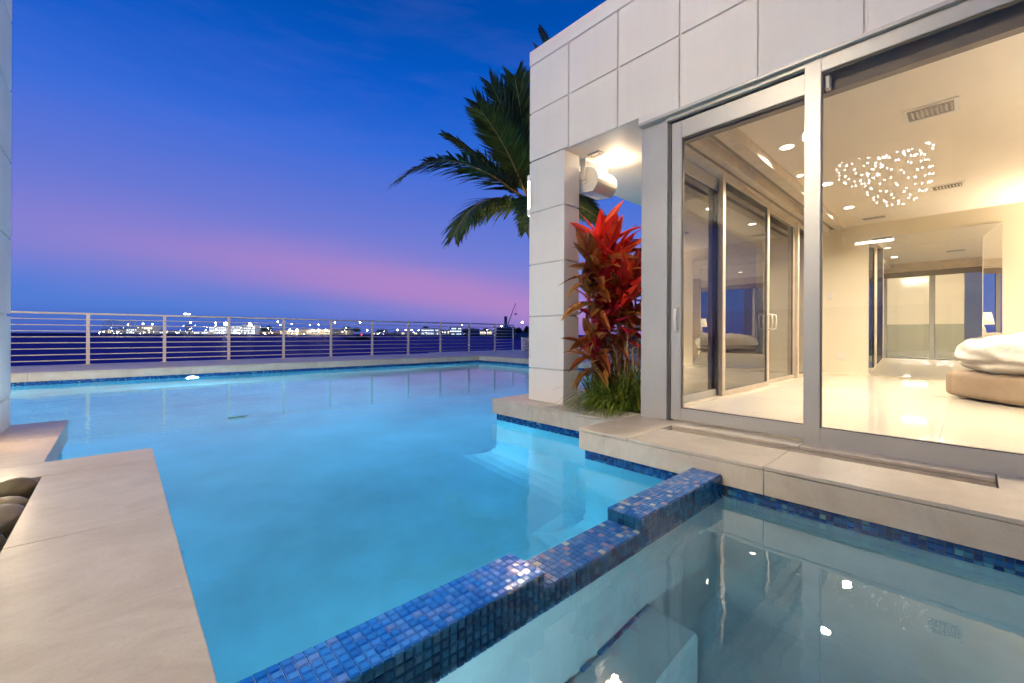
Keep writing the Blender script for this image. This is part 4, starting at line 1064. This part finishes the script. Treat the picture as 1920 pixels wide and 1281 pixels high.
building(518, 560, 619.5, 'port_cream', 'cream floodlit warehouse under two bright lamps', frac=.5)
building(562, 622, 618, 'port_cream', 'long cream floodlit warehouse under three bright lamps', frac=.5)
building(626, 657, 619, 'port_cream', 'yellow floodlit warehouse at the end of the lamp row', frac=.15)
building(700, 735, 624, 'port_steel', 'dark low building with scattered lights past the boat', frac=.2)
building(738, 788, 622, 'port_steel', 'dark shed under the four lamps right of the boat', frac=.35)
building(790, 822, 616, 'port_frame', 'white marina building with bright windows', win='window_cool', rows=2, frac=.8)
building(824, 842, 619, 'port_pale', 'small pale hall between the two marina buildings', frac=.5)
building(843, 865, 614, 'port_frame', 'white stepped marina building with bright windows', win='window_cool', rows=3, frac=.8)
building(868, 898, 617, 'port_steel', 'dark long hall behind the marina', frac=.2, d=D+40)
building(900, 922, 620, 'port_cream', 'cream lit hall near the end of the railing', frac=.6)
building(924, 944, 621, 'port_pale', 'pale lit hall at the end of the railing', frac=.5)
building(931, 966, 614.5, 'port_brick', 'dark red brick building beyond the slatted fence', d=380, frac=.0, rows=1)
building(967, 1000, 622, 'port_steel', 'low dark building left of the column beyond the fence', d=380, frac=.0)
LBL = 'floodlight %s across the water'
for px, py, w_, r2, pw in [(423, 607, 'brightest of all, by the third railing post', 2.6, 9000), (469, 608, 'second brightest, right of the third post', 2.0, 6000), (404, 606, 'amber, left of the brightest', 1.2, 0),
    (521, 603.5, 'tall, left of the fourth railing post', 1.0, 0), (525, 609.5, 'lower, just left of the fourth post', .9, 0), (547, 607.5, 'tall, right of the fourth post', 1.0, 0),
    (543, 619.5, 'low, first of the warehouse row', 1.7, 5000), (557, 619.5, 'low, second of the warehouse row', 1.9, 5000), (586, 619.5, 'low, third of the warehouse row', 1.9, 5000),
    (597.5, 619.8, 'low, fourth of the warehouse row', 2.0, 5000), (611, 619.8, 'low, fifth of the warehouse row', 1.9, 5000),
    (581, 610, 'thin, above the warehouse row', .6, 0), (597, 609, 'thin pair, above the warehouse row', .7, 0), (628, 605, 'tall, by the fifth railing post', 1.0, 0), (675, 604.5, 'tall, left of the sixth railing post', 1.1, 0),
    (745, 619, 'low, first right of the boat', 1.2, 0), (761, 618.5, 'low, second right of the boat', 1.3, 0), (772, 619, 'low, by the seventh railing post', 1.0, 0), (785, 619, 'low, fourth right of the boat', .9, 0),
    (688, 619.5, 'small, above the boat', .8, 0), (866.5, 610, 'small, above the marina', .7, 0), (940, 611.5, 'small, beside the dark tower', .9, 0), (979, 604.5, 'tall, nearest the white column', 1.4, 0),
    (268, 607.5, 'on the terminal roof', .9, 0), (285.5, 608, 'at the right end of the terminal roof', 1.0, 0), (357, 605, 'under the lit crane', .9, 0), (240, 609, 'between the lattice gantries', .6, 0), (503, 616, 'small, over the reddish warehouse', .6, 0)]:
    mast(px, py, LBL % w_, 'flood_cool' if px < 400 or px > 780 else 'flood_white', r2*1.0, D-4 if px < 930 else 700, 1, pw)
# lattice gantries of the quay
for k in range(5):
    px = 201+k*12; c_, rr, f_ = frame(px, D+8); zt = far(px, 601, D+8).z; zb2 = far(px, 613, D+8).z
    t = thing('gantry_crane', 'pale lattice gantry over the lit quay, %s from the left' % names[k], 'crane', (c_.x, c_.y, ZG), 'lattice gantries on the far shore')
    mb = MB()
    for s_ in (-1, 1):
        q = c_+rr*(s_*3.5); mb.tube([(q.x, q.y, ZG-2), (q.x, q.y, zt)], .35, 4)
    for z_ in (zb2, zt): mb.tube([tuple((c_-rr*6).to_2d())+(z_,), tuple((c_+rr*6).to_2d())+(z_,)], .4, 4)
    mb.build('portal', 'port_frame', t)
    br = MB()
    for j in range(4):
        x0, x1 = -6+j*3, -3+j*3; a, b_ = c_+rr*x0, c_+rr*x1
        br.tube([(a.x, a.y, zb2 if j % 2 else zt), (b_.x, b_.y, zt if j % 2 else zb2)], .25, 4)
    br.build('bracing', 'port_frame', t)
def boom_crane(px, base_y, pts, lab, d, m='port_steel', th=.6):
    c_, rr, f_ = frame(px, d); t = thing('boom_crane', lab, 'crane', (c_.x, c_.y, ZG))
    P = [far(x, y, d) for x, y in pts]; MB().tube([P[0], P[1]], [th, th*.5], 5).build('boom', m, t)
    MB().box(c_.x-3, c_.x+3, c_.y-3, c_.y+3, ZG-2, P[0].z).build('cab', m, t)
    MB().tube([P[1], P[2]], .12, 4).build('hook_cable', m, t); MB().ball(P[2], 1.4, 0, 8, 5, (1.6, 1.6, .6)).build('hook_block', m, t); return t
boom_crane(951, 615, [(951, 612), (967, 568), (967, 589)], 'thin tall boom crane with hanging hook left of the column', 520)
cr = boom_crane(352, 615, [(349, 610), (360, 594), (366, 597)], 'boom crane carrying a row of white lamps over the quay sheds', D+15)
MB().ball(far(351, 589, D+15), 1.2, 0, 8, 5, (4, 1, .7)).build('lamp_row', 'flood_cool', cr)
c_, rr, f_ = frame(948, 520); tw = thing('dark_tower', 'short dark tower standing beside the thin boom crane', 'tower', (c_.x, c_.y, ZG))
zt = far(948, 594.5, 520).z; MB().box(c_.x-1.3, c_.x+1.3, c_.y-1.3, c_.y+1.3, ZG-2, zt).build('shaft', 'port_steel', tw); MB().box(c_.x-1.6, c_.x+1.6, c_.y-1.6, c_.y+1.6, zt+.01, zt+.7).build('cap', 'port_steel', tw)
# patrol boat, moored trees
bt = thing('boat', 'dark boat with a red lamp on the water before the far shore', 'boat', frame(678, 260)[0]+Vector((0, 0, SEA)))
c_, rr, f_ = frame(678, 260); mt = Matrix.Translation((c_.x, c_.y, SEA)) @ Matrix((rr, f_, AZ)).transposed().to_4x4()
hl = MB(); ws = [(-10, .2), (-8, 1.6), (0, 2), (7, 1.7), (9, 1.4)]
for (xa, wa), (xb, wb) in zip(ws, ws[1:]):
    for s_ in (-1, 1): hl.face([mt @ Vector(q) for q in ((xa, s_*wa, 1.1), (xb, s_*wb, 1.0), (xb, s_*wb*.8, -.2), (xa, s_*wa*.8, -.2))])
    hl.face([mt @ Vector(q) for q in ((xa, -wa, 1.1), (xb, -wb, 1.0), (xb, wb, 1.0), (xa, wa, 1.1))])
hl.build('hull', 'hull_dark', bt); MB().box(-3, 4, -1.2, 1.2, 1.05, 2.3, 0, mt).build('cabin', 'hull_dark', bt)
MB().tube([mt @ Vector((0, 0, 2.3)), mt @ Vector((0, 0, 2.9))], .06, 5).build('mast', 'hull_dark', bt); MB().ball(mt @ Vector((0, 0, 3.0)), .3).build('lamp', 'flood_red', bt)
def blob_tree(px, ytop, wpx, lab, d, seed):
    rnd = random.Random(seed); c_, rr, f_ = frame(px, d); u = sc_(px, d); zt = far(px, ytop, d).z; w_ = wpx*u/2
    t = thing('shore_tree', lab, 'tree', (c_.x, c_.y, ZG), 'trees on the far shore'); mb = MB(); h = zt-ZG
    for i in range(420):
        th = rnd.uniform(0, 6.28); r_ = w_*math.sqrt(rnd.random()); z_ = ZG+h*(.45+.55*rnd.random()*math.sqrt(max(0, 1-(r_/w_)**2)))
        p_ = c_+rr*(r_*math.cos(th))+f_*(r_*math.sin(th)); d_ = Vector((jit(1), jit(1), jit(1)))*h*.10; e_ = Vector((jit(1), jit(1), jit(1)))*h*.10
        q = Vector((p_.x, p_.y, z_)); mb.face([q-d_, q+e_, q+d_])
    mb.build('crown', 'hedge_leaf', t); MB().tube([(c_.x, c_.y, ZG-1), (c_.x, c_.y, ZG+h*.6)], [.5, .25], 5).build('trunk', 'trunk', t)
for k, (px, yt, w_, lab) in enumerate([(404, 613, 22, 'lamplit tree before the white plant across the water'), (488, 611, 16, 'dark tree right of the white plant'), (504, 610.5, 12, 'dark tree above the reddish warehouse'),
        (650, 612.5, 24, 'wide dark tree above the yellow warehouse'), (668, 614, 14, 'dark tree left of the sixth railing post'), (716, 617, 22, 'dark tree past the boat'), (798, 612, 18, 'dark tree over the marina'),
        (880, 614, 26, 'dark trees behind the long hall'), (912, 614.5, 14, 'rounded dark tree above the cream hall'), (972, 613.5, 14, 'dark tree beside the brick building'), (988, 611, 12, 'dark tree at the edge of the white column')]):
    blob_tree(px, yt, w_, lab, D+45 if px < 930 else 360, k)

tl_ = MB(); rnd = random.Random(21)
for k in range(120):
    px = rnd.choice([rnd.uniform(185, 300), rnd.uniform(300, 480), rnd.uniform(330, 480), rnd.uniform(480, 660), rnd.uniform(660, 1000)])
    q = far(px, 627, D-6+rnd.uniform(0, 4)); z_ = ZG+rnd.uniform(.5, 4)+(rnd.random()**3)*14
    s_ = rnd.uniform(.13, .34); tl_.box(q.x-s_, q.x+s_, q.y-s_, q.y+s_, z_, z_+s_*1.6, 0 if rnd.random() < .6 else 1)
stuff(tag(tl_.build('shore_lights', ['flood_white', 'flood_cool']), 'scatter of tiny lamps along the far shore behind the railing', 'lights'))
